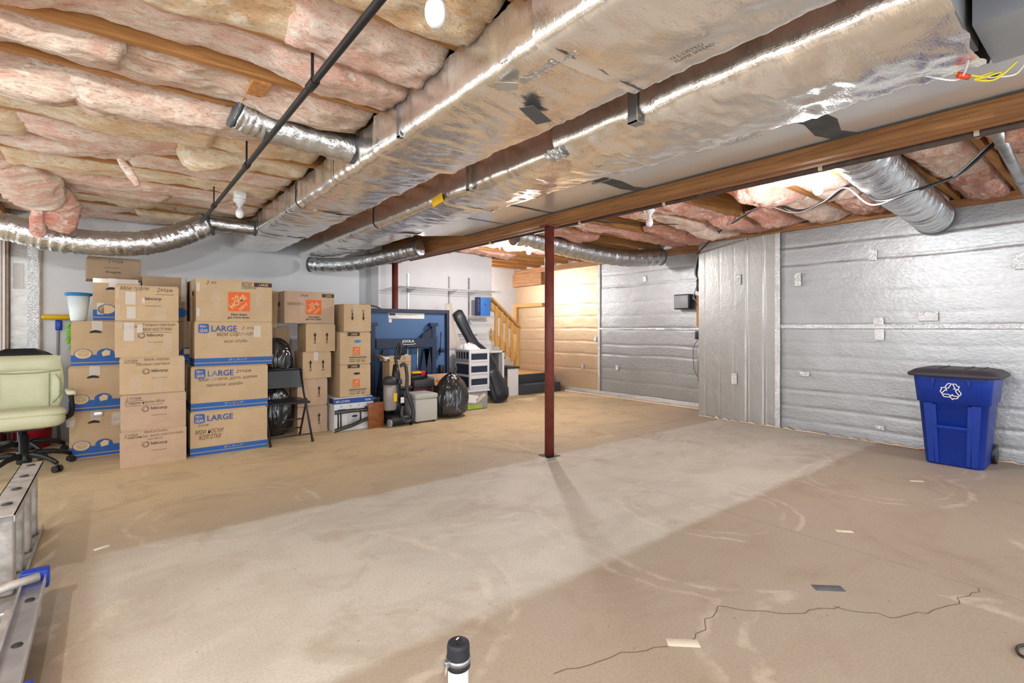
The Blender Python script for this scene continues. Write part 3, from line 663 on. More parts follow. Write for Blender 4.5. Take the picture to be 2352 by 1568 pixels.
hand(a1, [('Мои туфли', .035, .255, .20, .04), ('2этаж', .29, .255, .12, .036)])
pr(a1, 'pen_line', 'pen', lambda mb, f: put_rect(mb, f, .28, .232, .415, .235)); lab(a1, .175, .13, False)
tp(a1, [(.07,.14,.14,.25), (.08,.02,.14,.12), (.185,.155,.205,.2)], 'tape_bright'); tp(a1, [(.005,.02,.035,.14), (.01,.19,.03,.28), (.28,.0,.36,.11)])

GB = 'large boxes marked LARGE'
def pen_gear(o):
    w, h = o['w'], o['h']
    def sq(mb, f):
        r, x0, y0, x1, y1 = .016, .03, h-.112, .115, h-.025
        put_poly(mb, f, [(cx+r*math.cos(a), cy+r*math.sin(a)) for cx, cy, s_ in ((x1-r,y1-r,0), (x0+r,y1-r,1), (x0+r,y0+r,2), (x1-r,y0+r,3)) for a in [(s_+k/4)*PI/2 for k in range(5)]])
    pr(o, 'printed_badge', 'print_blue', sq)
    f2 = front(o, .006)
    pr(o, 'badge_lettering', 'print_tan', lambda mb, f: (put_text(mb, f, 'PEN+', .042, h-.062, .055, .024, thin=.004), put_text(mb, f, 'GEAR', .04, h-.103, .066, .03, thin=.012)), f2)
    pr(o, 'printed_word', 'print_blue_dk', lambda mb, f: put_text(mb, f, 'LARGE', .135, h-.098, .215, .055, thin=.012))
    pr(o, 'printed_band', 'print_blue', lambda mb, f: (put_rect(mb, f, 0, .035, w, .075), put_rect(mb, f, 0, .003, w, .028)))
    pr(o, 'printed_band', 'print_blue', lambda mb, f: (put_rect(mb, f, 0, .035, o['d'], .075), put_rect(mb, f, 0, .003, o['d'], .028)), side(o))
    pr(o, 'size_lettering', 'print_tan', lambda mb, f: put_text(mb, f, '27" x 15" x 17"', w*.42, .046, .16, .018), f2)
b4 = carton('large blue-banded box standing on the floor in its stack', .542, 5.47, 0, .655, .40, .415, group=GB); pen_gear(b4)
hand(b4, [('2этаж', .06, .27, .09, .025), ('мои носки', .04, .20, .23, .04), ('колготки', .07, .145, .18, .045)])
b3 = carton('large blue-banded box second from the floor, with two lines of handwriting', .548, 5.478, .415, .655, .40, .42, group=GB); pen_gear(b3)
hand(b3, [('2этаж', .37, .345, .14, .03), ('Мои сапоги, дуги, шапки', .06, .27, .50, .04), ('перчатки, шарфы', .12, .215, .31, .04)])
tp(b3, [(.14,.27,.22,.41)])
b2 = carton('large blue-banded box just under the orange-logo box, glossy tape at right', .575, 5.466, .835, .668, .40, .425, group=GB); pen_gear(b2)
hand(b2, [('2 этаж', .39, .345, .16, .03), ('мои сорочки', .18, .27, .31, .045), ('моя обувь', .24, .21, .2, .04)])
tp(b2, [(.50,.27,.56,.38)], 'tape_bright'); tp(b2, [(.37,.26,.45,.33), (.1,.27,.18,.31)])

def depot(o, x, y, s, tag_large=None, words=True):
    pr(o, 'printed_logo', 'orange', lambda mb, f: put_rect(mb, f, x, y, x+s, y+s)); f2 = front(o, .006); a = math.radians(42)
    def tx(mb, f):
        for t_, du, dv, w_, h_ in (('THE', .24, .50, .36, .17), ('HOME', .20, .085, .92, .27), ('DEPOT', .56, .02, .52, .14)):
            put_text(mb, f, t_, x+du*s, y+dv*s, w_*s, h_*s, a, .0, .02)
    pr(o, 'logo_lettering', 'print_tan', tx, f2)
    if words:
        pr(o, 'slogan_lettering', 'ink', lambda mb, f: (put_text(mb, f, 'How doers', x+.13*s, y-.24*s, .74*s, .13*s, thin=.01), put_text(mb, f, 'get more done.', x-.03*s, y-.42*s, 1.04*s, .15*s, thin=.01)))
    if tag_large:
        u0, v0, u1, v1 = tag_large
        pr(o, 'printed_band', 'print_dark', lambda mb, f: put_rect(mb, f, u0, v0, u1, v1))
        pr(o, 'band_lettering', 'print_tan', lambda mb, f: put_text(mb, f, 'LARGE', u0+(u1-u0)*.28, v0+(v1-v0)*.22, (u1-u0)*.5, (v1-v0)*.56, thin=.01), f2)
b1 = carton('big box with large orange square logo, on top of the blue-banded stack', .587, 5.47, 1.26, .655, .40, .405, group='boxes with an orange square logo')
depot(b1, .265, .1, .185, (.49,.345,.652,.385)); hand(b1, [('мотки', .38, .345, .09, .04), ('сервиза', .38, .31, .13, .035), ('2 эт', .08, .35, .09, .03)])
tp(b1, [(.14,.12,.2,.3), (.51,.15,.57,.29)]); tp(b1, [(.005,.05,.03,.12), (.005,.28,.03,.36)], 'tape_bright')
pr(b1, 'hand_hole', 'ink', lambda mb, f: put_rect(mb, f, .15, .25, .23, .29), side(b1))
hd = carton('big box with orange square logo sitting askew on the arrow-marked boxes', 1.466, 5.90, 1.25, .55, .40, .36, 'card_pink', group='boxes with an orange square logo')
depot(hd, .235, .10, .165, (.41,.30,.548,.338)); hand(hd, [('2этаж', .17, .3, .09, .03), ('моя постель', .03, .2, .17, .03)])
pr(hd, 'hand_hole', 'ink', lambda mb, f: put_rect(mb, f, .14, .19, .22, .24), side(hd)); tp(hd, [(.16,.1,.2,.3)])

# arrow-marked boxes
GC = 'boxes printed with arrows'
def arrows(o, xs, y, h, up=True, txt=True):
    s_ = 1 if up else -1; yb = y if up else y+h
    for x in xs:
        pr(o, 'printed_arrow', 'ink', lambda mb, f: put_poly(mb, f, [(x-.006,yb), (x-.006,yb+s_*h*.62), (x-.018,yb+s_*h*.62), (x,yb+s_*h), (x+.018,yb+s_*h*.62), (x+.006,yb+s_*h*.62), (x+.006,yb)]))
        if txt: pr(o, 'arrow_lettering', 'ink', lambda mb, f: put_text(mb, f, 'UP', x-.014, yb-.030, .028, .022, 0, thin=.01) if up else put_text(mb, f, 'UP', x+.014, yb+.03, .028, .022, PI, thin=.01))
c1 = carton('arrow box on the floor behind the folding chair', 1.60, 5.88, 0, .33, .33, .31, 'card_pink', group=GC); arrows(c1, (.235,), .12, .1)
c2 = carton('arrow box second from the floor behind the folding chair', 1.60, 5.88, .31, .33, .33, .31, 'card_pink', group=GC); arrows(c2, (.235,), .12, .1); tp(c2, [(.2,.22,.3,.3)])
c3 = carton('arrow box with crinkled tape at its top edge, third from the floor', 1.655, 5.88, .62, .318, .33, .305, group=GC); arrows(c3, (.085,.225), .11, .1); tp(c3, [(.12,.2,.17,.3)], 'tape_bright')
c4 = carton('arrow box with two up arrows directly under the askew orange-logo box', 1.69, 5.88, .925, .33, .33, .32, group=GC); arrows(c4, (.10,.235), .12, .1)
d1_ = carton('box with two downward arrows on top of its stack beside the blue table', 2.096, 5.80, 1.152, .33, .33, .328, group=GC); arrows(d1_, (.10,.235), .13, .1, False); tp(d1_, [(.1,.22,.16,.32), (.08,.0,.25,.07)])
GD = 'boxes with a small orange logo'
def hd_small(o):
    w, h = o['w'], o['h']; depot(o, w*.41, h*.3, .085, (.09,h-.05,.235,h-.008), False)
    pr(o, 'printed_text', 'print_dark', lambda mb, f: (put_rect(mb, f, w*.28, h*.19, w*.86, h*.215), put_rect(mb, f, w*.38, h*.26, w*.66, h*.27), put_text(mb, f, 'kitchen  bath  office', w*.3, h*.06, w*.52, .02), put_text(mb, f, 'bedroom  garage  other', w*.3, h*.115, w*.52, .02)))
d2_ = carton('box with small orange logo and blue showing through its hand hole', 2.05, 5.80, .770, .372, .40, .38, group=GD); hd_small(d2_)
pr(d2_, 'hand_hole', 'lid_blue', lambda mb, f: put_disc(mb, f, .21, .265, .042, 18, .42))
d3_ = carton('box with small orange logo resting on the white printer box', 2.05, 5.80, .385, .37, .40, .385, group=GD); hd_small(d3_)
pr(d3_, 'hand_hole', 'ink', lambda mb, f: put_disc(mb, f, .2, .268, .04, 18, .34))
# printer box
pb = carton('white and blue printer box on the floor under the small-logo boxes', 1.965, 5.75, 0, .47, .46, .382, 'white_paint', group=None, name='printer_box'); 
pr(pb, 'printed_band', 'print_blue_dk', lambda mb, f: put_rect(mb, f, .0, .315, .47, .375))
pr(pb, 'band_lettering', 'paper', lambda mb, f: (put_text(mb, f, 'MFC-L2710DW', .02, .33, .16, .024, thin=.008), put_text(mb, f, 'brother', .37, .33, .07, .03, thin=.008)), front(pb, .006))
pr(pb, 'printed_band', 'dark_blue_box', lambda mb, f: put_rect(mb, f, .3, .315, .46, .375), side(pb))
pr(pb, 'printed_icon', 'print_dark', lambda mb, f: [put_ring(mb, f, u, .285, .013, .004, 4) for u in (.08,.19,.29,.39)])
pr(pb, 'printed_text', 'print_blue', lambda mb, f: (put_rect(mb, f, .04, .245, .13, .253), put_rect(mb, f, .36, .24, .43, .265)))
pr(pb, 'hand_hole', 'ink', lambda mb, f: put_disc(mb, f, .24, .16, .035, 16, .35))
pr(pb, 'printed_picture', 'light_grey', lambda mb, f: put_rect(mb, f, .15, .05, .33, .19), front(pb, .003))
pr(pb, 'printed_text', 'grey_plastic', lambda mb, f: [put_rect(mb, f, .2, .13-.012*k, .3-.02*(k % 2), .134-.012*k) for k in range(6)])

# boxes with hand holes and a blue bottom band with round pictures
GU = 'boxes with blue band and round pictures'
def uh(o, icons=True):
    w, h = o['w'], o['h']
    pr(o, 'printed_band', 'print_blue', lambda mb, f: (put_rect(mb, f, 0, .04, w, .105), put_rect(mb, f, 0, .008, w, .032)))
    if icons:
        for k, x in enumerate((.085, .245, .40)):
            if x < w-.03:
                pr(o, 'printed_disc', 'print_blue' if k else 'print_tan', lambda mb, f: put_disc(mb, f, x, .115, .058, 24, .72), front(o, .0055))
                pr(o, 'printed_outline', 'print_blue', lambda mb, f: put_ring(mb, f, x, .115, .064, .005, 24, .74), front(o, .006))
                def pic(mb, f):
                    if k == 0: put_poly(mb, f, [(x-.035,.10), (x,.085), (x,.12), (x-.04,.135)]); put_poly(mb, f, [(x+.004,.085), (x+.038,.1), (x+.042,.135), (x+.004,.12)]); put_poly(mb, f, [(x-.04,.14), (x,.125), (x+.042,.14), (x,.152)])
                    elif k == 1: put_poly(mb, f, [(x-.02,.09), (x+.03,.1), (x+.035,.14), (x,.15), (x-.03,.125)])
                    else: put_rect(mb, f, x-.036, .09, x+.036, .142)
                pr(o, 'printed_picture', 'card' if k == 0 else 'print_tan', pic, front(o, .0065))
    pr(o, 'hand_hole', 'ink', lambda mb, f: put_poly(mb, f, [(w*.40+.06*math.cos(a)*.75, h-.105+.012*math.sin(a)+.012*(1-abs(math.cos(a)))) for a in [2*PI*k/18 for k in range(18)]]), front(o, .006))
    pr(o, 'tape_strip', 'tape_bright', lambda mb, f: put_rect(mb, f, w*.34, h-.085, w*.52, h), front(o, .0058))
u3 = carton('blue-banded picture box on the floor behind the cream chair', -.328, 6.03, 0, .43, .42, .425, group=GU); uh(u3)
u2 = carton('blue-banded picture box in the middle of the stack behind the cream chair', -.335, 6.03, .425, .43, .42, .417, group=GU); uh(u2)
u1 = carton('blue-banded picture box with bucket standing on it', -.317, 6.03, .842, .43, .42, .418, group=GU); uh(u1)
MB().rbox(.17, .24, -.014, -.006, .375, .415, .003).build('tape_roll', 'silver_tape', u3)
MB().grid(6, 8, lambda u, v: (.30+.09*u, -.01-.006*fbm((u*4, v*4, 1)), .40-.12*v)).build('plastic_wrap', 'tape_bright', u3)
MB().grid(4, 8, lambda u, v: (-.02+.06*u, -.012-.006*fbm((u*4, v*4, 2)), .39-.09*v)).build('plastic_wrap', 'tape_bright', u3)
ut = carton('taped box with blue band beside the white bucket on top', -.165, 6.08, 1.262, .34, .40, .405, group=GU); uh(ut, False)
pr(ut, 'printed_disc', 'print_tan', lambda mb, f: put_disc(mb, f, .1, .11, .06, 24, .7), front(ut, .0055)); pr(ut, 'printed_outline', 'print_blue', lambda mb, f: put_ring(mb, f, .1, .11, .066, .006, 24, .72), front(ut, .006))
tp(ut, [(.03,.06,.08,.17), (.0,.36,.34,.4)], 'tape_bright')
tt = carton('plain box tilted on top of everything at the left, with a handwritten number', -.215, 6.26, 1.668, .42, .38, .22, 'card_dark', .06, group=None, tape=False)
hand(tt, [('2 этаж', .16, .165, .12, .03)]); pr(tt, 'printed_rule', 'pen', lambda mb, f: (put_rect(mb, f, .13, .115, .25, .118), put_text(mb, f, 'fragile', .14, .06, .12, .025)))
# second row boxes glimpsed between the stacks
g3 = carton('blue-banded box in the back row glimpsed low in the gap between the front stacks', .18, 6.06, 0, .47, .42, .42, 'card_dark', group=GU); uh(g3)
g2 = carton('blue-banded box in the back row at middle height in the gap between the front stacks', .18, 6.06, .42, .47, .42, .42, 'card_dark', group=GU); uh(g2)
g1 = carton('blue-banded box in the back row high in the gap between the front stacks', .18, 6.06, .84, .47, .42, .425, 'card_dark', group=GU); uh(g1)
g0 = carton('dark taped box topping the back row behind the round-logo stack', .205, 6.08, 1.265, .37, .42, .445, 'card_dark', group=None); tp(g0, [(.32,.2,.36,.44)], 'tape_bright')
pr(g0, 'printed_disc', 'print_blue', lambda mb, f: put_disc(mb, f, .31, .085, .06, 20, .8))
g00 = carton('dark box edge between the back-row top box and the big orange-logo box', .60, 6.10, 1.265, .30, .40, .42, 'card_dark', group=None)
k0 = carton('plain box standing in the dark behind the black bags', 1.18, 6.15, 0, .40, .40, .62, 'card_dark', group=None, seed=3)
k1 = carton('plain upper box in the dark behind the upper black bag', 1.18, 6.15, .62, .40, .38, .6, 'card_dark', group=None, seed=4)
fb = tag(MB().box(0, .26, 0, .02, 0, .42).build('cardboard_sheet', 'card'), 'flat cardboard sheet leaning beside the askew orange-logo box', 'cardboard'); fb.location = (1.165, 6.03, 1.222); fb.rotation_euler = (-.12, .1, .1)

# ------------------------------------------------------------------ bucket, mop, red bin
bk = thing('storage_bucket', 'milky white bucket with blue rim standing on the picture boxes', 'bucket', (-.272, 6.22, 1.261))
MB().lathe([(.001,0), (.055,0), (.06,.01), (.085,.25), (.08,.25), (.055,.012), (.001,.012)]).build('body', 'milky', bk)
MB().lathe([(.084,.235), (.10,.24), (.102,.262), (.085,.266), (.001,.266)]).build('lid', 'lid_blue', bk)
mo = thing('spray_mop', 'grey-handled mop with yellow head up, leaning behind the picture boxes', 'mop', (-.46, 7.02, 0))
MB().tube([(0,0,0), (-.02,.05,.7), (-.01,.06,1.2)], .014, 10).build('handle', 'grey_plastic', mo)
MB().rbox(-.035, .02, .04, .08, 1.17, 1.28, .012).build('joint', 'blue_plastic', mo)
MB().rbox(-.14, .10, .0, .12, 1.285, 1.335, .024, 3).build('head', 'yellow_plastic', mo)
MB().rbox(.09, .19, .02, .12, 1.275, 1.30, .012).build('head_edge', 'yellow_plastic', mo)
dm = MB()
for k in range(60):
    a = random.uniform(0, 2*PI); z = random.uniform(-.16,.12); r = .055*(1-(z/.22)**2)
    dm.tube([(0,0,z), (r*math.cos(a)*.7, r*math.sin(a)*.7, z), (r*math.cos(a), r*math.sin(a), z-.012)], .008, 5)
du = thing('dust_mop', 'bright green fluffy duster head beside the yellow mop', 'duster', (-.355, 6.98, 0))
MB().cyl((0,0,0), (0,0,1.3), .008).build('handle', 'grey_plastic', du)
o = dm.build('fibres', 'green_fibre', du); o.location = (0,0,1.13)
rbn = thing('red_bin', 'red plastic bin standing behind the cream chair base', 'bin', (-.65, 6.92, 0))
MB().lathe([(.001,0), (.13,0), (.135,.01), (.155,.33), (.165,.335), (.165,.35), (.15,.35), (.14,.33), (.12,.015), (.001,.015)]).build('body', 'red_plastic', rbn)
mr_ = tag(MB().rbox(-.3, .3, -.15, .15, 0, .24, .04, 3).build('maroon_bag', 'maroon'), 'low maroon fabric bag on the floor behind the cream chair', 'bag'); mr_.location = (-1.14, 6.85, 0)

# ------------------------------------------------------------------ office chairs
def star_base(o, r, m_='black_plastic', rot=0., wheels=True):
    for k in range(5):
        a = rot+2*PI*k/5; c, s_ = math.cos(a), math.sin(a)
        arm = MB().tube([(c*q*r, s_*q*r, z) for q, z in ((.02,.115), (.3,.135), (.6,.125), (.85,.10), (1.,.075))], [.028,.026,.022,.02,.018], 8, sx=.8).build('base_arm', m_, o)
        if wheels:
            w = MB(); ca, sa = -s_, c
            for q in (-.018, .018): w.cyl((c*r+ca*q-ca*.01, s_*r+sa*q-sa*.01, .028), (c*r+ca*q+ca*.01, s_*r+sa*q+sa*.01, .028), .028, n=14)
            w.cyl((c*r, s_*r, .03), (c*r, s_*r, .08), .008); w.build('caster', 'black_plastic', arm)
    MB().lathe([(.045,.06), (.05,.07), (.05,.15), (.032,.155), (.032,.30), (.02,.30), (.02,.37)], n=18).build('gas_column', m_, o)
ch = thing('office_chair', 'cream leather office chair with black five-star base at the left edge', 'chair', (-.60, 5.82, 0), .10, 'office chairs')
star_base(ch, .32, rot=.35)
MB().box(-.12, .12, -.1, .1, .345, .37).build('seat_plate', 'black_metal', ch)
def cushion(w, d, h, z, bow=0.):
    def ring(s_, zz): return [(w/2*s_*math.copysign(abs(math.cos(a))**.45, math.cos(a)), d/2*s_*math.copysign(abs(math.sin(a))**.5, math.sin(a)), zz+bow*math.cos(a)**2) for a in [2*PI*k/40 for k in range(40)]]
    return MB().loft([ring(s_, z+h*q) for s_, q in ((.6,0), (.86,.02), (.97,.18), (1.,.45), (.98,.75), (.9,.93), (.7,1.), (.3,1.02))])
cushion(.52, .50, .14, .37).build('seat', 'leather', ch)
MB().loft([[(.262*s_*math.copysign(abs(math.cos(a))**.5, math.cos(a)), -.10+.145*s_*math.copysign(abs(math.sin(a))**.6, math.sin(a)), zz) for a in [2*PI*k/36 for k in range(36)]] for s_, zz in ((.99,.47), (1.02,.49), (.97,.515), (.8,.528), (.4,.53))]).build('seat_pad', 'leather', ch)
def back(wd, z0, z1, y0, lean, th, name, matn, par, top_r=.5, n=14):
    def f(u, v):                       # closed pillow: u along height, v around
        z = z0+(z1-z0)*u; a = 2*PI*v; ww = wd/2*(1-.10*(2*u-1)**2)*(1 if u < .9 else 1-(u-.9)*1.0)*(1 if top_r < 1 or u < .7 else math.sqrt(max(.05, 1-((u-.7)/.3)**2*.8)))*(.92+.08*min(1, u*4))
        e_ = min(1, 8*u, 8*(1-u))**.5
        return (ww*math.copysign(abs(math.cos(a))**.45, math.cos(a)), y0+lean*u+th/2*e_*math.copysign(abs(math.sin(a))**.7, math.sin(a))+.03*math.cos(a)**2*-1, z)
    return MB().grid(24, 40, f).build(name, matn, par)
back(.52, .46, .955, .19, .05, .10, 'backrest', 'leather', ch)
def fpad(x0, x1, z0, z1, y, th, name):
    MB().grid(10, 12, lambda u, v: (x0+(x1-x0)*u, y+.05*((z0+(z1-z0)*v)-.46)/.5-th*(1-abs(2*u-1)**6)*(1-abs(2*v-1)**4)-.025*(0 if abs(x0+(x1-x0)*u) < .0 else (abs(x0+(x1-x0)*u)/.26)**2), z0+(z1-z0)*v)).build(name, 'leather', ch)
fpad(-.235, .235, .815, .95, .152, .03, 'headrest_pad'); fpad(-.155, .155, .51, .81, .148, .014, 'back_pad')
fpad(.165, .235, .54, .80, .150, .018, 'side_bolster'); fpad(-.235, -.165, .54, .80, .150, .018, 'side_bolster')
MB().tube([(.158,.135,.51), (.158,.145,.66), (.16,.158,.80)], .004, 6).build('seam', 'leather_seam', ch)
MB().tube([(-.158,.135,.51), (-.158,.145,.66), (-.16,.158,.80)], .004, 6).build('seam', 'leather_seam', ch)
MB().tube(spline([(-.23,.14,.825), (-.1,.145,.808), (.1,.145,.808), (.23,.14,.825)]), .004, 6).build('seam', 'leather_seam', ch)
MB().tube(spline([(.18,.135,.535), (.235,.125,.62), (.24,.13,.7), (.20,.145,.79)]), .0035, 6).build('seam', 'leather_seam', ch)
for s_ in (-1, 1):
    MB().tube(spline([(s_*.24,.02,.40), (s_*.295,.0,.44), (s_*.30,-.02,.54), (s_*.29,-.03,.625)]), .02, 8).build('arm_post', 'black_plastic', ch)
    MB().rbox(s_*.292-.033, s_*.292+.033, -.16, .12, .62, .66, .02, 3).build('armrest', 'leather', ch)
MB().rbox(-.235, .235, .24, .275, .50, .93, .03, 2).build('back_shell', 'black_plastic', ch)
cb = thing('office_chair', 'black leather office chair mostly hidden behind the cream one', 'chair', (-.68, 6.45, 0), .15, 'office chairs')
star_base(cb, .30, rot=.1)
cushion(.5, .48, .1, .40).build('seat', 'black_leather', cb)
back(.56, .48, 1.0, .15, .05, .10, 'backrest', 'black_leather', cb, 1.)

# ------------------------------------------------------------------ ladders at the left edge
l1 = thing('extension_ladder', 'worn silver ladder lying on its side with rungs upright at the left edge', 'ladder', (-.38, 4.06, 0), 0, 'ladders on the floor')
def rail(x0, x1, z0, z1, ya, yb, par, m_='alu_worn'):
    mb = MB(); t_ = .004; up = z0 > .1
    mb.box(x0, x1, ya, yb, z1-t_ if up else z0, z1 if up else z0+t_); mb.box(x0, x0+t_, ya, yb, z0, z1); mb.box(x1-t_, x1, ya, yb, z0, z1); return mb.build('rail', m_, par, True)
rail(-.43, -.335, .375, .405, 2.98, 4.06, l1); rail(-.43, -.335, 0, .03, 2.98, 4.06, l1)
for k in range(4):
    y = 3.98-.27*k
    MB().rbox(-.41, -.355, y-.045, y+.03, .004, .40, .01).build('rung', 'alu_worn', l1, True)
    MB().lathe([(.001,.411), (.018,.411), (.02,.405)], (-.382, y, 0), 12).build('rung_end', 'dark_plastic', l1, True)
l1b = thing('extension_ladder', 'second ladder section lying on its side left of the worn silver one', 'ladder', (-.56, 3.9, 0), 0, 'ladders on the floor')
rail(-.62, -.53, .36, .39, 2.98, 3.9, l1b); rail(-.62, -.53, 0, .03, 2.98, 3.9, l1b)
for k in range(3):
    y = 3.8-.28*k; MB().rbox(-.60, -.55, y-.03, y+.03, .004, .385, .01).build('rung', 'alu_worn', l1b, True)
l2 = thing('step_ladder', 'bright aluminium stepladder with blue feet lying in the bottom left corner', 'ladder', (-.3, 2.95, 0), 0, 'ladders on the floor')
def slab_rail(pts0, pts1, w, h, name, m_, par):
    a, b_ = Vector(pts0), Vector(pts1); d = (b_-a).normalized(); sd_ = Vector((d.y, -d.x, 0)).normalized()
    mb = MB(); up = Vector((0,0,1))
    ring = lambda p: [p-sd_*w/2, p+sd_*w/2, p+sd_*w/2+up*h, p+sd_*w/2-sd_*.006+up*h, p+sd_*w/2-sd_*.006+up*.006, p-sd_*w/2+sd_*.006+up*.006, p-sd_*w/2+sd_*.006+up*h, p-sd_*w/2+up*h]
    mb.loft([ring(a), ring(b_)], True, False); return mb.build(name, m_, par, True)
slab_rail((-.268,2.93,.12), (-.245,1.0,.12), .075, .03, 'rail', 'alu', l2)
slab_rail((-.45,2.86,.12), (-.68,1.0,.12), .075, .03, 'rail', 'alu', l2)
slab_rail((-.29,2.6,.0), (-.30,1.0,.0), .06, .03, 'rear_rail', 'alu', l2); slab_rail((-.44,2.6,.0), (-.64,1.0,.0), .06, .03, 'rear_rail', 'alu', l2)
for k in range(5):
    y = 2.72-.36*k; f_ = (2.93-y)/1.93
    MB().rbox(-.46-.22*f_, -.27+.02*f_, y-.04, y+.04, .085, .118, .006).build('step', 'alu', l2, True)
    MB().lathe([(.001,.130), (.014,.130), (.016,.1255)], (-.266+.02*f_, y, 0), 12).build('rivet', 'dark_plastic', l2, True)
MB().rbox(-.315, -.222, 2.90, 2.955, .09, .17, .008).build('foot', 'blue_plastic', l2, True); MB().rbox(-.49, -.41, 2.83, 2.885, .09, .17, .008).build('foot', 'blue_plastic', l2, True)
MB().rbox(-.23, -.19, 2.02, 2.06, .10, .15, .006).build('spreader_clip', 'blue_plastic', l2, True)
MB().tube([(-.62,2.78,.10), (-.33,2.83,.16), (-.25,2.86,.16)], .018, 10).build('spreader', 'alu_worn', l2, True)
MB().box(-.33, -.28, 1.2, 2.7, .03, .12).build('hinge_bracket', 'alu_worn', l2, True)

# ------------------------------------------------------------------ capped drain pipe in front
pv = thing('standpipe', 'white plastic standpipe with black rubber cap and hose clamp, bottom centre', 'pipe', (.70, 1.105, 0)); pv.scale = (.87, .87, .915)
MB().cyl((0,0,0), (0,0,.40), .0305, n=28).build('pipe', 'pvc', pv)
MB().lathe([(.033,.345), (.036,.348), (.0365,.358), (.034,.362), (.034,.405), (.032,.414), (.026,.418), (.001,.417)], n=28).build('cap', 'rubber', pv)
MB().lathe([(.0345,.362), (.0372,.362), (.0372,.376), (.0345,.376)], n=28, cap=False).build('hose_clamp', 'galv', pv)
MB().rbox(-.05, -.032, -.012, .006, .362, .380, .003).build('clamp_screw', 'galv', pv)
MB().tube([(-.045,-.01,.37), (-.058,-.02,.352)], [.004,.001], 6).build('clamp_tail', 'alu_worn', pv)
f_ = lambda u, v: (u, v, .4195)
mb = MB(); put_poly(mb, f_, [(-.016,-.01), (-.002,-.016), (.0,-.002)]); put_poly(mb, f_, [(.006,.004), (.02,.012), (.012,-.002)]); mb.build('cap_dent', 'black_plastic', pv, fix=False)
mb = MB(); put_rect(mb, f_, -.002, .004, .012, .009, .5); mb.build('cap_chip', 'paper', pv, fix=False)
mb = MB(); put_text(mb, lambda u, v: (.0312*math.cos(-.75+v/.03), .0312*math.sin(-.75+v/.03), .33-u), 'PVC 1120 DWV', 0, 0, .16, .009); mb.build('printed_text', 'grey_plastic', pv, fix=False)

# ------------------------------------------------------------------ folding chair and bags
fc = thing('folding_chair', 'black metal folding chair standing open in front of the bags', 'chair', (1.42, 5.62, 0))
for s_ in (-1, 1):
    MB().tube([(s_*.195,.20,.74), (s_*.20,.10,.5), (s_*.205,-.20,.012)], .011, 8).build('leg', 'black_metal', fc)
    MB().tube([(s_*.18,-.08,.44), (s_*.185,.19,.012)], .011, 8).build('leg', 'black_metal', fc)
    MB().cyl((s_*.205,-.202,0), (s_*.205,-.196,.03), .014).build('foot_cap', 'rubber', fc); MB().cyl((s_*.185,.192,0), (s_*.185,.188,.03), .014).build('foot_cap', 'rubber', fc)
MB().grid(14, 8, lambda u, v: (-.2+.4*u, .205-.03*(1-(2*u-1)**2)*-1-.03*v, .74-.20*v+.012*(1-abs(2*u-1)**4)*(1-v))).build('backrest', 'black_leather', fc)
MB().rbox(-.19, .19, -.19, .19, .405, .43, .012).build('seat', 'black_leather', fc)
MB().cyl((-.2,-.165,.08), (.2,-.165,.08), .007).build('stretcher', 'black_metal', fc); MB().cyl((-.185,.14,.1), (.185,.14,.1), .007).build('stretcher', 'black_metal', fc); MB().cyl((-.185,.11,.2), (.185,.11,.2), .007).build('stretcher', 'black_metal', fc)
MB().cyl((-.2,.2,.74), (.2,.2,.74), .011).build('top_rail', 'black_metal', fc)

def bin_bag(label, x, y, z, rx, ry, h, seed, top=True, nn=44):
    o = thing('garbage_bag', label, 'bag', (x, y, z), 0, 'black garbage bags')
    def f(u, v):
        a = 2*PI*v; pr_ = (math.sin(PI*min(1, u*.93+.07))**.5) if not top else (min(1, (u*5)**.6+.25) if u < .2 else max(.10, 1-((u-.2)/.8)**3.4*.9))
        c_, s_ = math.cos(a), math.sin(a)
        cr = 1+.12*fbm((c_*1.3, s_*1.3, u*2+seed), 1., 2)+.09*(abs(fbm((c_*2.6, s_*2.6, u*1.2+seed+3), 1., 2))*2-.5)*(.4+u)+.03*math.sin(a*9+seed+3*u)*max(0, u-.45)*2
        return (rx*pr_*cr*c_, ry*pr_*cr*s_, h*u+.015*fbm((c_*2, s_*2, u*4+seed), 1.)*u*(1-u)*4)
    MB().grid(40, nn, f).build('body', 'bag', o)
    if top:
        for s_ in (-1, 1):
            MB().tube(spline([(s_*.02,0,h*.93), (s_*.05,-.03,h*1.02), (s_*.07,-.03,h*1.1), (s_*.045,-.04,h*1.09), (s_*.02,-.03,h*.97)]), [.012]*33, 6, sx=.35).build('tie_ear', 'bag', o)
    return o
bin_bag('tall knotted black garbage bag on the floor beside the pale cube', 3.535, 5.76, 0, .25, .175, .60, 3)
bin_bag('black garbage bag low on the floor under the folding chair', 1.385, 5.985, 0, .19, .13, .56, 8, False)
bin_bag('black garbage bag heaped on top of the lower bag behind the folding chair', 1.40, 5.985, .551, .19, .13, .54, 12, False)

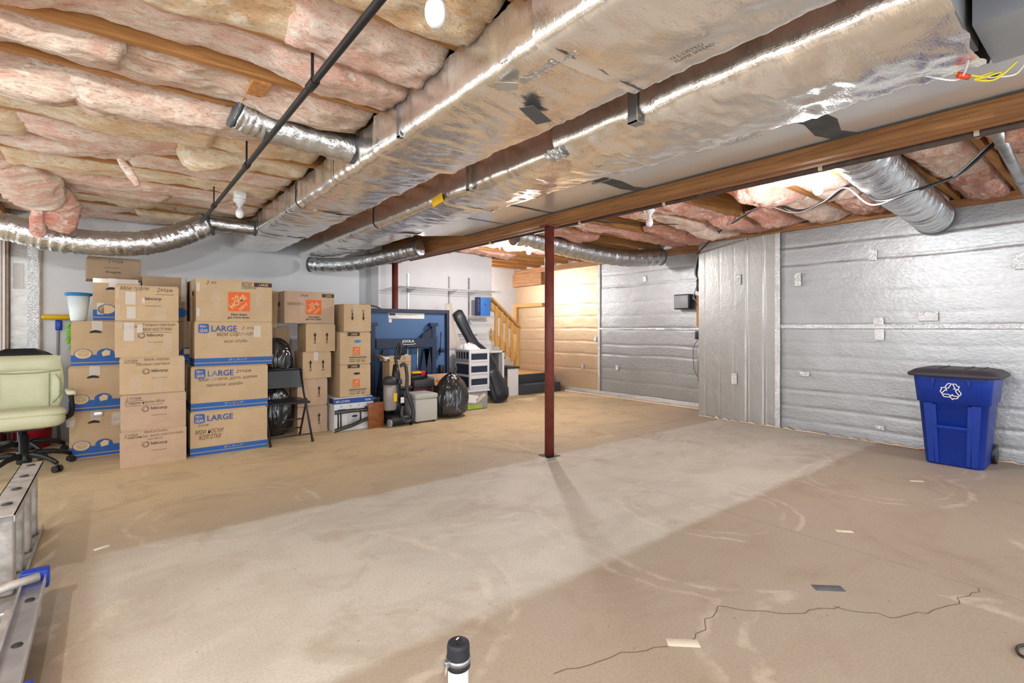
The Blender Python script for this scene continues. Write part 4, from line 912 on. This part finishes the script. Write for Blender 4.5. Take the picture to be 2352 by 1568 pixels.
# ------------------------------------------------------------------ folded table-tennis table
tt_ = thing('table_tennis_table', 'blue table-tennis half folded upright, underside with dark frame facing out', 'table', (3.09, 6.35, 0))
x0, x1, z0, z1 = -.75, .75, .09, 1.455
MB().box(x0, x1, .0, .02, z0, z1).build('board', 'table_blue', tt_)
for a in ((x0, x1, z1-.05, z1), (x0, x1, z0, z0+.05)): MB().box(a[0], a[1], -.045, 0, a[2], a[3]).build('apron', 'navy', tt_)
for a in ((x0, x0+.045), (x1-.045, x1)): MB().box(a[0], a[1], -.045, 0, z0+.05, z1-.05).build('apron', 'navy', tt_)
MB().box(-.40, .46, -.10, -.05, .925, 1.05).build('crossbar', 'table_frame', tt_)
mb = MB(); put_text(mb, lambda u, v: (u, -.1025, v), 'JOOLA', -.035, .985, .185, .045, thin=.03); mb.build('bar_lettering', 'paper', tt_, fix=False)
mb = MB(); put_line(mb, lambda u, v: (u, -.1025, v), [(-.02,.97), (.06,.966), (.13,.97), (.17,.978)], .008); mb.build('bar_swoosh', 'paper', tt_, fix=False)
for x in (-.44, .47):
    MB().box(x-.03, x+.03, -.09, -.03, .12, 1.24).build('leg', 'table_frame', tt_); MB().box(x-.06, x+.06, -.10, -.02, 1.22, 1.265).build('leg_bracket', 'table_frame', tt_)
MB().prism([(.46,1.2), (.47,1.03), (.27,1.03), (.30,1.12)], lambda a, b_, s_: (a, -.08+.03*s_, b_)).build('gusset', 'navy', tt_)
MB().cyl((.60,-.06,1.13), (.58,-.06,.8), .008).build('release_rod', 'black_metal', tt_)
MB().rbox(.575, .63, -.10, -.03, .84, .90, .008).build('latch', 'black_plastic', tt_); MB().rbox(.57, .63, -.10, -.03, .52, .66, .01).build('latch', 'black_plastic', tt_)
for a, b_ in (((.02,.9), (.12,.2)), ((.36,.9), (.24,.2)), ((.36,.9), (.46,.2)), ((-.25,.9), (-.35,.2))):
    MB().prism([(a[0]-.045,a[1]), (a[0]+.045,a[1]), (b_[0]+.045,b_[1]), (b_[0]-.045,b_[1])], lambda q, w, s_: (q, -.075+.03*s_, w)).build('leg_brace', 'table_frame', tt_)
mb = MB(); put_rect(mb, lambda u, v: (u, -.002, v), -.185, 1.325, .36, 1.40); mb.build('sticker', 'paper', tt_, fix=False)
mb = MB(); put_rect(mb, lambda u, v: (u, -.004, v), -.175, 1.365, -.085, 1.395); mb.build('sticker_logo', 'maroon', tt_, fix=False)
mb = MB(); put_text(mb, lambda u, v: (u, -.004, v), 'WARNING', -.16, 1.337, .12, .015); put_text(mb, lambda u, v: (u, -.004, v), 'caution read before use', -.06, 1.37, .3, .016); mb.build('sticker_lettering', 'grey_plastic', tt_, fix=False)
mb = MB(); put_rect(mb, lambda u, v: (u, -.003, v), -.18, 1.27, -.14, 1.318); mb.build('sticker', 'paper', tt_, fix=False)
for x in (-.55, .55):
    MB().box(x-.03, x+.03, -.05, .25, .06, .10).build('base_foot', 'table_frame', tt_)
    for yy in (-.02, .22): MB().cyl((x-.012,yy,.035), (x+.012,yy,.035), .035, n=16).build('caster', 'black_plastic', tt_)
MB().tube(spline([(-.72,-.02,1.48), (-.55,-.02,1.50), (-.38,-.02,1.48), (-.3,-.02,1.45)]), .008, 6).build('net_cord', 'black_plastic', tt_)

# clutter in front of the table
tote = thing('storage_tote', 'dark navy lidded tote in the clutter below the blue table', 'tote', (2.88, 6.08, 0))
MB().rbox(-.2, .17, -.13, .12, 0, .40, .02).build('body', 'navy', tote); MB().rbox(-.212, .182, -.142, .132, .39, .43, .012).build('lid', 'black_plastic', tote)
bx = carton('open tan box with flaps up and white plastic inside, in front of the blue table', 2.760, 6.0, .431, .30, .22, .33, 'card', group=None, tape=False, seed=9)
MB().prism([(0,0), (-.11,.10), (-.105,.108), (0,.012)], lambda a, b_, s_: (a, .02+.18*s_, .32+b_-.008)).build('open_flap', 'card', bx)
MB().box(.0, .30, -.004, .004, .325, .405).build('open_flap', 'card', bx)
MB().grid(14, 10, lambda u, v: (-.06+.36*u, .03+.15*v, .345+.055*math.sin(PI*v)*(.7+.6*fbm((u*6, v*5, 2)))+.03*fbm((u*9, v*9, 4)))).build('plastic_lining', 'bag_inner', bx)
pr(bx, 'printed_symbol', 'ink', lambda mb, f: (put_ring(mb, f, .2, .365, .018, .003), put_text(mb, f, 'FRAGILE', .05, .36, .09, .02), put_text(mb, f, 'THIS SIDE', .04, .25, .07, .02), put_text(mb, f, 'JGL', .2, .23, .07, .03), put_text(mb, f, 'STORE', .19, .28, .09, .014)), lambda u, v: (u, -.0065, v))
su = thing('suitcase_handle', 'upright telescopic suitcase handle behind the open tan box', 'suitcase', (3.19, 6.205, 0))
for x in (-.075, .075): MB().cyl((x,0,.45), (x,0,.93), .009).build('handle_tube', 'galv', su)
MB().rbox(-.095, .095, -.015, .015, .92, .955, .01).build('handle_grip', 'black_plastic', su); MB().rbox(-.118, .118, -.03, .03, .0, .62, .02).build('case', 'black_leather', su)
bb = tag(MB().rbox(0, .30, 0, .2, 0, .10, .006).build('black_box', 'dark_plastic'), 'flat black box resting on low clutter behind the pale cube', 'box'); bb.location = (3.085, 5.95, .401)
cr_ = tag(MB().rbox(0, .31, 0, .17, 0, .40, .012).build('low_crate', 'maroon'), 'dark red crate below the flat black box behind the pale cube', 'crate'); cr_.location = (3.10, 5.995, 0)
ob = thing('open_carton', 'shallow open carton with orange printing right of the flat black box', 'box', (3.42, 6.0, .402))
MB().box(0, .36, .0, .22, 0, .012).build('bottom', 'card', ob); MB().box(0, .36, .21, .22, 0, .14).build('back_wall', 'card_pink', ob); MB().box(0, .008, 0, .22, 0, .12).build('side_wall', 'paper', ob)
MB().box(.03, .33, .02, .18, .013, .05).build('booklet', 'yellow_print', ob); MB().box(.05, .34, .01, .1, .05, .06).build('booklet', 'orange', ob)
sup = tag(MB().rbox(0, .30, 0, .16, 0, .40, .01).build('low_crate', 'dark_plastic'), 'dark crate under the shallow open carton', 'crate'); sup.location = (3.46, 6.06, 0)
ty = thing('tool_case', 'yellow and red plastic tool beside the open tan box', 'tool', (3.17, 6.08, .502))
MB().rbox(-.06, .08, -.03, .03, .075, .105, .01).build('handle', 'yellow_plastic', ty); MB().rbox(.07, .14, -.03, .03, .04, .11, .012).build('grip', 'red_plastic', ty); MB().rbox(-.07, .12, -.03, .03, 0, .05, .008).build('base', 'black_plastic', ty)
po = thing('cooking_pot', 'small steel pot on the floor right of the printer box', 'pot', (2.55, 6.02, .0))
MB().lathe([(.001,.2), (.08,.2), (.085,.21), (.085,.31), (.09,.315), (.08,.315), (.075,.22), (.001,.215)], n=20).build('pan', 'pan_metal', po); MB().rbox(-.09, .09, -.09, .09, 0, .2, .01).build('stand', 'black_plastic', po)

# tray table with wood top, folded
fw_ = thing('folding_tray_table', 'folded tray table with wood-grain top and black tube legs before the printer box', 'table', (2.335, 5.675, 0))
MB().rbox(.0, .215, -.012, .008, 0, .305, .006, M=Matrix.Rotation(.16, 4, 'Z')).build('top', 'wood_grain', fw_)
for z_, dz in ((.25,.0), (.225,.0), (.02,.1), (.045,.1)):
    MB().tube([(-.40,-.03,z_), (-.2,-.02,z_+dz*.35+.004), (-.01,-.02,z_+dz)], .010, 8).build('leg', 'black_metal', fw_)
for x, a, b_ in ((-.36,.06,.23), (-.33,.06,.23), (-.10,.12,.24)): MB().cyl((x,-.03,a), (x,-.03,b_), .009).build('leg_link', 'black_metal', fw_)

# vacuum cleaner
vc = thing('upright_vacuum', 'black upright vacuum cleaner with looped hose and smoky canister', 'vacuum', (2.72, 5.70, 0))
MB().rbox(-.15, .13, -.14, .16, .02, .13, .04, 3).build('floor_head', 'black_plastic', vc)
for s_ in (-1, 1): MB().cyl((s_*.14-.012,-.10,.05), (s_*.14+.012,-.10,.05), .05, n=18).build('wheel', 'grey_plastic' if s_ < 0 else 'black_plastic', vc)
MB().loft([[(.03+w*c_, .06+lean+dd*s2, z) for c_, s2 in [(math.cos(2*PI*k/16), math.sin(2*PI*k/16)) for k in range(16)]] for w, dd, lean, z in ((.07,.07,0,.10), (.062,.06,.01,.25), (.055,.055,.02,.45), (.05,.05,.03,.62), (.03,.03,.04,.74))]).build('spine', 'black_plastic', vc)
MB().lathe([(.001,.19), (.075,.19), (.08,.21), (.08,.47), (.07,.50), (.001,.50)], (-.085,.02,0), 22).build('canister', 'canister', vc)
MB().lathe([(.05,.5), (.085,.51), (.085,.575), (.05,.60), (.001,.605)], (-.085,.02,0), 22).build('canister_lid', 'dark_plastic', vc)
MB().box(-.075, -.03, -.065, -.058, .30, .40).build('warning_label', 'yellow_plastic', vc)
MB().tube(spline([(.04,.08,.70), (.03,.10,.82), (.05,.10,.93), (.075,.09,.985), (.095,.08,.95), (.085,.08,.88), (.06,.09,.80)]), .019, 10).build('handle', 'black_plastic', vc)
MB().tube(spline([(.05,.02,.72), (.10,-.01,.74), (.125,-.02,.60), (.12,-.03,.42), (.15,-.06,.28), (.18,-.08,.14), (.12,-.12,.06), (.04,-.13,.06), (-.0,-.13,.14), (.02,-.11,.24)], 10), .021, 12).build('hose', 'dark_plastic', vc)
MB().rbox(.005, .06, -.03, .01, .50, .56, .01).build('switch_plate', 'dark_plastic', vc); MB().lathe([(.001,0), (.02,0), (.02,.006), (.001,.007)], (.03,-.035,.57), 14).build('badge', 'lid_blue', vc)
MB().box(.03, .075, -.042, -.036, .27, .34).build('rating_label', 'paper', vc)

ot = thing('cube_ottoman', 'pale grey fabric storage cube on the floor beside the vacuum', 'ottoman', (2.925, 5.60, 0))
MB().rbox(0, .31, 0, .33, .02, .30, .015, 2).build('body', 'ottoman', ot); MB().rbox(-.006, .316, -.006, .336, .30, .365, .02, 3).build('lid', 'ottoman', ot)
for x in (.02, .26):
    for y in (.02, .28): MB().box(x, x+.03, y, y+.03, 0, .022).build('foot', 'black_plastic', ot)

# clear tub, drawer unit, plastic things on it
cl = thing('clear_tub', 'clear plastic tub full of papers under the grey drawer unit', 'tub', (3.92, 6.02, 0))
MB().rbox(0, .42, 0, .47, 0, .27, .03).build('body', 'clear_plastic', cl); MB().rbox(-.02, .44, -.02, .49, .262, .29, .008).build('lid', 'light_grey', cl)
MB().box(.05, .30, -.002, .0, .02, .075).build('green_packet', 'green_print', cl); MB().prism([(.04,.12), (.20,.10), (.24,.20), (.05,.24)], lambda a, b_, s_: (a, -.002+.001*s_, b_)).build('paper_sheet', 'paper', cl); MB().prism([(.22,.10), (.38,.20), (.34,.24), (.2,.15)], lambda a, b_, s_: (a, -.002+.001*s_, b_)).build('paper_sheet', 'beige_board', cl)
dw = thing('drawer_unit', 'grey plastic drawer unit with three dark windows standing on the clear tub', 'drawers', (4.02, 6.05, .291)); dw.scale = (1, .78, 1)
MB().box(.004, .356, .01, .49, .02, .57).build('drawers', 'navy', dw)
for z in (0, .185, .37, .55): MB().rbox(-.002, .36, 0, .5, z, z+.035, .006).build('shelf_frame', 'light_grey', dw)
for x in (0, .325): MB().rbox(x, x+.035, -.004, .03, 0, .585, .006).build('corner_post', 'light_grey', dw); MB().rbox(x, x+.035, .46, .5, 0, .585, .006).build('corner_post', 'light_grey', dw)
for z in (.03, .215, .40):
    MB().rbox(.03, .33, -.006, .012, z, z+.035, .005).build('front_bar', 'light_grey', dw); MB().rbox(.03, .33, -.006, .012, z+.125, z+.16, .005).build('front_bar', 'light_grey', dw)
for k in range(4): MB().box(-.004, .0, .10+.09*k, .13+.09*k, .45, .57).build('drawer_slat', 'grey_plastic', dw)
MB().box(-.006, .0, .03, .47, .40, .45).build('drawer_rim', 'grey_plastic', dw)
wp = tag(MB().grid(16, 14, lambda u, v: (.0+.26*u, .3*v, .09*(math.sin(PI*u)*math.sin(PI*v))**.4*(.8+.7*fbm((u*7, v*7, 3))))).build('plastic_bag', 'bag_inner'), 'crumpled white plastic bag lying on the grey drawer unit', 'bag'); wp.location = (4.04, 6.15, .877)
bd = tag(MB().grid(10, 16, lambda u, v: (.03+.17*u*(1.-.3*v)+.10*(1-v)**2*u, .04*math.sin(PI*u)+.06*v, .72*v)).build('curved_board', 'beige_board'), 'bent beige board standing beside the blue table edge', 'board'); bd.location = (3.94, 6.575, .853)
md = bd.modifiers.new('thick', 'SOLIDIFY'); md.thickness = .006
sb = tag(MB().rbox(0, .4, 0, .11, 0, .85, .01).build('storage_cabinet', 'light_grey'), 'plain grey cabinet behind the drawer unit supporting the bent board', 'cabinet'); sb.location = (3.95, 6.575, 0)

# guitar bag
gb = thing('guitar_bag', 'black padded guitar bag leaning upright right of the drawer unit', 'guitar bag', (4.78, 6.36, 0))
prof = [(4.155,1.455,.045,.03), (4.165,1.44,.085,.05), (4.20,1.36,.092,.06), (4.255,1.24,.085,.06), (4.335,1.08,.075,.06), (4.42,.93,.085,.065), (4.50,.82,.125,.075), (4.575,.70,.155,.085), (4.645,.56,.155,.09), (4.70,.44,.145,.09), (4.76,.30,.175,.09), (4.80,.18,.19,.09), (4.82,.08,.165,.085), (4.83,.03,.10,.07), (4.833,.012,.04,.03)]
def gig_ring(i, sw=1., sd_=1., dy=0.):
    x, z, w, d = prof[i]; a_, b_ = prof[max(0, i-1)], prof[min(len(prof)-1, i+1)]; tx, tz = b_[0]-a_[0], b_[1]-a_[1]; L = math.hypot(tx, tz); px, pz = -tz/L, tx/L
    y = 6.36+.25*z/1.45
    return [(x+px*w*sw*math.copysign(abs(math.cos(q))**.8, math.cos(q)), y+dy+d*sd_*math.copysign(abs(math.sin(q))**.6, math.sin(q)), max(.002, z+pz*w*sw*math.copysign(abs(math.cos(q))**.8, math.cos(q)))) for q in [2*PI*k/28 for k in range(28)]]
MB().loft([gig_ring(i) for i in range(len(prof))]).build('shell', 'gig', gb, True)
for k in (3.75, -3.75):
    MB().tube([gig_ring(i)[int(21+k) % 28] for i in range(1, len(prof)-1)], .007, 6).build('piping', 'gig_trim', gb, True)
MB().loft([[(p[0], p[1], p[2]) for p in gig_ring(i, .72, 1.0, -.03)] for i in range(8, 13)]).build('front_pocket', 'gig', gb, True)
MB().tube([(p[0], p[1]-.012, p[2]) for p in gig_ring(8, .72, 1.0, -.03)[14:28]], .006, 6).build('zipper', 'gig_trim', gb, True)
MB().tube(spline([(4.22,6.53,1.30), (4.30,6.49,1.16), (4.36,6.48,1.03)]), .01, 6).build('strap', 'gig_trim', gb, True)

# white open cabinet by the stairs, wire shelves
wc = thing('white_cabinet', 'white open-fronted cabinet between guitar bag and stairs', 'cabinet', (4.66, 6.70, 0))
MB().box(0, .02, 0, .27, 0, .80).build('side_panel', 'white_paint', wc); MB().box(.46, .50, 0, .27, 0, .80).build('side_panel', 'white_paint', wc); MB().box(0, .50, 0, .27, .78, .81).build('top_panel', 'white_paint', wc); MB().box(.02, .46, .25, .27, 0, .78).build('back_panel', 'grey_plastic', wc); MB().box(.40, .42, .02, .2, .02, .75).build('divider', 'foil_wall', wc)
def wire_shelf(z, x0, x1, label, dep=.30):
    o = thing('wire_shelf', label, 'shelf', (x0, 7.0, z), 0, 'white wire shelves')
    for y in (-.005, -dep*.5, -dep): MB().cyl((0,y,0), (x1-x0,y,0), .0045, n=6).build('rod', 'white_plastic', o)
    MB().cyl((0,-dep,-.025), (x1-x0,-dep,-.025), .004, n=6).build('rod', 'white_plastic', o)
    mb = MB()
    for k in range(int((x1-x0)/.03)): mb.box(.01+.03*k, .013+.03*k, -dep, -.002, .002, .006)
    w_ = mb.build('cross_wires', 'white_plastic', o); w_['kind'] = 'stuff'
    for x in (3.52, 4.25, 4.635):
        if x0 < x < x1: MB().prism([(0,.0), (-dep*.92,-.005), (-dep*.92,-.015), (0,-.075)], lambda a, b_, s_: (x-x0-.006+.012*s_, a, b_)).build('bracket', 'light_grey', o)
    return o
wire_shelf(1.805, 3.24, 5.08, 'topmost white wire shelf, empty, on the wall above the blue table')
wire_shelf(1.385, 3.95, 5.0, 'middle white wire shelf with a blue box standing on it')
wire_shelf(1.09, 3.95, 5.0, 'lowest white wire shelf behind the neck of the guitar bag')
for x, t_ in ((3.52,'leftmost'), (4.25,'middle'), (4.635,'rightmost')):
    o = tag(MB().box(x-.012, x+.012, 6.985, 7.0, .9, 2.03).build('shelf_standard', 'galv'), t_+' slotted metal upright carrying the wire shelves', 'shelf upright', 'slotted shelf uprights')
bx2 = thing('blue_box', 'bright blue box with dark spine on the middle wire shelf', 'box', (4.66, 6.78, 1.392))
MB().rbox(.07, .27, 0, .06, 0, .31, .004).build('front', 'blue_box', bx2); MB().rbox(0, .07, .005, .07, 0, .31, .004).build('spine', 'dark_blue_box', bx2); MB().cyl((.17,-.001,.19), (.17,.002,.19), .012).build('printed_dot', 'dark_blue_box', bx2)
mb = MB(); [put_disc(mb, lambda u, v: (u, .003, v), .035, .26-.035*k, .006, 10) for k in range(6)]; mb.build('spine_marks', 'paper', bx2, fix=False)

# ------------------------------------------------------------------ stairs and railing
st = thing('staircase', 'grey carpeted steps turning up beside a white side panel', 'stairs', (5.6, 6.83, 0))
MB().rbox(5.62, 6.61, 6.83, 7.2, 0, .17, .012).build('step', 'carpet', st, True)
MB().rbox(5.62, 6.61, 7.10, 7.16, .17, .33, .012).build('step', 'carpet', st, True); MB().box(5.62, 6.61, 7.16, 8.22, .17, .328).build('landing', 'pine', st, True)
for k in range(6):
    xr = 5.64-.235*k; zt = .51+.17*k; yf = (6.86, 6.98)[k] if k < 2 else 7.17
    MB().rbox(xr-.27, xr, yf, 8.2, zt-.035, zt, .014, 2).build('tread', 'carpet', st, True)
    MB().box(xr-.26, xr-.02, yf+.04, 8.2, zt-.17, zt-.035).build('riser', 'carpet', st, True)
    MB().box(xr-.255, xr-.02, yf+.025, yf+.04, 0, zt-.035).build('side_panel', 'white_paint', st, True)
rl = thing('stair_railing', 'pine stair railing with flat balusters sloping down to a newel post', 'railing', (5.6, 6.9, .51))
sl = .79; XE = 5.04; dz = (5.6-XE)*sl
MB().prism([(5.66,1.18), (5.66,1.22), (XE,1.22+dz+.05), (XE,1.18+dz+.05)], lambda a, b_, s_: (a, 6.85+.11*s_, b_)).build('handrail', 'pine_rail', rl, True)
MB().prism([(5.58,1.08), (5.58,1.19), (XE,1.19+dz), (XE,1.08+dz)], lambda a, b_, s_: (a, 6.905+.03*s_, b_)).build('upper_rail', 'pine_rail', rl, True)
MB().prism([(5.58,.58), (5.58,.74), (XE,.74+dz), (XE,.58+dz)], lambda a, b_, s_: (a, 6.905+.03*s_, b_)).build('lower_rail', 'pine_rail', rl, True)
MB().rbox(5.56, 5.64, 6.865, 6.945, .51, 1.20, .006).build('newel_post', 'pine_rail', rl, True)
for k in range(4):
    x = 5.475-.115*k; zz = 1.2+(5.6-x)*sl; MB().box(x-.03, x+.03, 6.872, 6.905, zz-.70, zz-.01).build('baluster', 'pine_rail', rl, True)
fwn = thing('framed_window', 'small white-framed window seen through the stair railing', 'frame', (5.75, 8.24, 1.3))
for a in ((-.16,-.12,-.4,.32), (.12,.16,-.4,.32), (-.16,.16,.30,.34)): MB().box(a[0], a[1], -.03, 0, a[2], a[3]).build('frame_bar', 'white_paint', fwn)
MB().box(-.12, .12, -.015, 0, -.4, .3).build('pane', 'light_grey', fwn)

# rewire shelf wall & electrics on the back foil wall
eb = thing('electric_box', 'dark grey meter box fixed on the bright foil wall', 'electric box', (6.60, 4.19, 1.58))
MB().rbox(-.08, .05, -.13, .13, -.11, .11, .012).build('case', 'dark_plastic', eb); MB().rbox(-.095, -.08, -.115, .115, -.095, .095, .006).build('cover', 'grey_plastic', eb)
MB().rbox(-.085, -.05, -.135, -.12, -.10, .10, .004).build('hinge_side', 'black_plastic', eb)
eu = thing('utility_board', 'wooden board with wires and small boxes at the corner of the foil wall', 'utility board', (6.62, 3.96, 1.1))
MB().box(6.59, 6.64, 3.86, 3.99, 1.22, 1.66).build('board', 'bridging', eu, True)
MB().rbox(6.56, 6.63, 3.87, 4.0, 1.03, 1.15, .01).build('small_box', 'dark_plastic', eu, True)
MB().rbox(6.58, 6.64, 3.84, 3.97, .42, .92, .01).build('channel', 'galv', eu, True)
MB().rbox(6.56, 6.62, 3.90, 3.98, 1.72, 1.90, .015).build('splice_box', 'black_plastic', eu, True)
for k in range(5):
    MB().tube(spline([(6.60,3.93+.01*k,2.28), (6.58,3.97+.012*k,2.0), (6.57,3.95,1.85), (6.58,4.01+.008*k,1.72-.02*k), (6.58,4.0,1.6), (6.6,3.96,1.5)]), .006, 6).build('wire', 'black_plastic' if k < 3 else 'light_grey', eu, True)
MB().tube(spline([(6.6,3.95,1.05), (6.58,4.03,.9), (6.58,4.02,.6), (6.6,3.95,.45)]), .004, 6).build('wire', 'dark_plastic', eu, True)

# ------------------------------------------------------------------ blue recycling bin
rb = thing('recycling_bin', 'tall blue rollout recycling bin with grey lid by the foil wall', 'bin', (5.87, 1.0, 0), math.radians(-90))
# local: front at -y, width along x
def rr(w, d, z, r=.06, cy=0.):
    out = []
    for cx, cyy, s_ in ((1,1,0), (-1,1,1), (-1,-1,2), (1,-1,3)):
        for k in range(6):
            a = (s_+k/5)*PI/2; out.append((cx*(w/2-r)+r*math.cos(a), cy+cyy*(d/2-r)+r*math.sin(a), z))
    return out
MB().loft([rr(.38,.40,.0), rr(.39,.42,.02), rr(.465,.50,.545), rr(.49,.53,.55), rr(.53,.57,.775), rr(.53,.57,.78), rr(.50,.54,.78), rr(.36,.38,.03)]).build('body', 'bin_blue', rb)
def on_front(u, z, off):                       # front panel slants outward with height
    d = (.21+(.25-.21)*(z/.545)) if z < .545 else (.265+(.285-.265)*(z-.55)/.225)
    return (u, -d-off, z)
for u0, u1, z0_, z1_, of in ((-.135,-.105,.02,.53,.018), (.105,.135,.02,.53,.018), (-.11,.11,.33,.35,.018)):
    MB().prism([(u0*.85 if z0_ < .1 else u0,z0_), (u1*.85 if z0_ < .1 else u1,z0_), (u1,z1_), (u0,z1_)], lambda a, b_, s_: on_front(a, b_, of*s_-.005)).build('rib', 'bin_blue', rb)
for sg in (-1, 1):
    MB().prism([(sg*.12,.02), (sg*.16,.02), (sg*.19,.54), (sg*.13,.54)], lambda a, b_, s_: on_front(a, b_, .014*s_-.005)).build('corner_panel', 'bin_blue', rb)
    MB().prism([(sg*.10,.765), (sg*.13,.765), (sg*.12,.68)], lambda a, b_, s_: on_front(a, b_, .022*s_-.003)).build('catch', 'bin_blue', rb)
MB().prism([(-.12,.755), (.12,.755), (.12,.765), (-.12,.765)], lambda a, b_, s_: on_front(a, b_, .02*s_-.003)).build('catch_bar', 'bin_blue', rb)
MB().loft([rr(.60,.66,.775,.09), rr(.61,.67,.785,.09), rr(.61,.67,.80,.09), rr(.58,.64,.81,.09), rr(.52,.57,.832,.08), rr(.42,.47,.842,.07)]).build('lid', 'bin_lid', rb)
for x in (-.10, .07, .16): MB().box(x, x+.012, -.20, .2, .838, .849).build('lid_ridge', 'bin_lid', rb)
for s_ in (-1, 1): MB().cyl((s_*.20-.025,.20,.085), (s_*.20+.025,.20,.085), .085, n=20).build('wheel', 'black_plastic', rb)
MB().cyl((-.2,.2,.085), (.2,.2,.085), .012).build('axle', 'galv', rb)
# three chasing arrows, drawn as white outlines
mb = MB(); fo = lambda u, v: on_front(u, .655+v, .004)
def outline(pts, w=.007): put_line(mb, fo, pts+[pts[0]], w)
for k in range(3):
    a = 2*PI*k/3; R = lambda x, y: (.8*(x*math.cos(a)-y*math.sin(a)), .8*(x*math.sin(a)+y*math.cos(a)))
    outline([R(-.052,.035), R(-.025,.082), R(.006,.082), R(-.022,.030)])
    outline([R(.014,.080), R(.040,.080), R(.058,.052), R(.070,.058), R(.058,.022), R(.020,.026), R(.034,.036)])
mb.build('recycling_symbol', 'paper', rb, fix=False)

# scraps on the floor
def scrap(label, x, y, w, h, rz, m_='masking', name='tape_scrap'):
    o = tag(MB().rbox(-w/2, w/2, -h/2, h/2, 0, .0015, .0005, 1).build(name, m_), label, 'tape scrap', 'scraps on the floor'); o.location = (x, y, 0.0002); o.rotation_euler = (0, 0, rz)
scrap('largest white tape scrap on the floor, lying across the crack', 1.69, 1.08, .12, .048, -.75)
scrap('thin pale tape scrap on the floor between crack and bin', 3.36, 1.08, .09, .035, -.85)
scrap('small pale tape scrap on the floor nearest the blue bin', 4.90, 1.08, .10, .03, -.8)
scrap('ragged white paper scrap on the floor near the ladders', -0.06, 3.52, .07, .03, .4, 'paper')
scrap('dark flat smear of grey tape on the bare floor right of the crack', 2.57, 0.89, .13, .05, -.75, 'grey_tape')
cable('power_cord', 'loop of black cord lying on the floor at the right edge', 'cord', [(2.74,.23,.006), (2.65,.28,.006), (2.585,.27,.006), (2.60,.235,.006), (2.72,.17,.006)], .005, 'black_plastic')
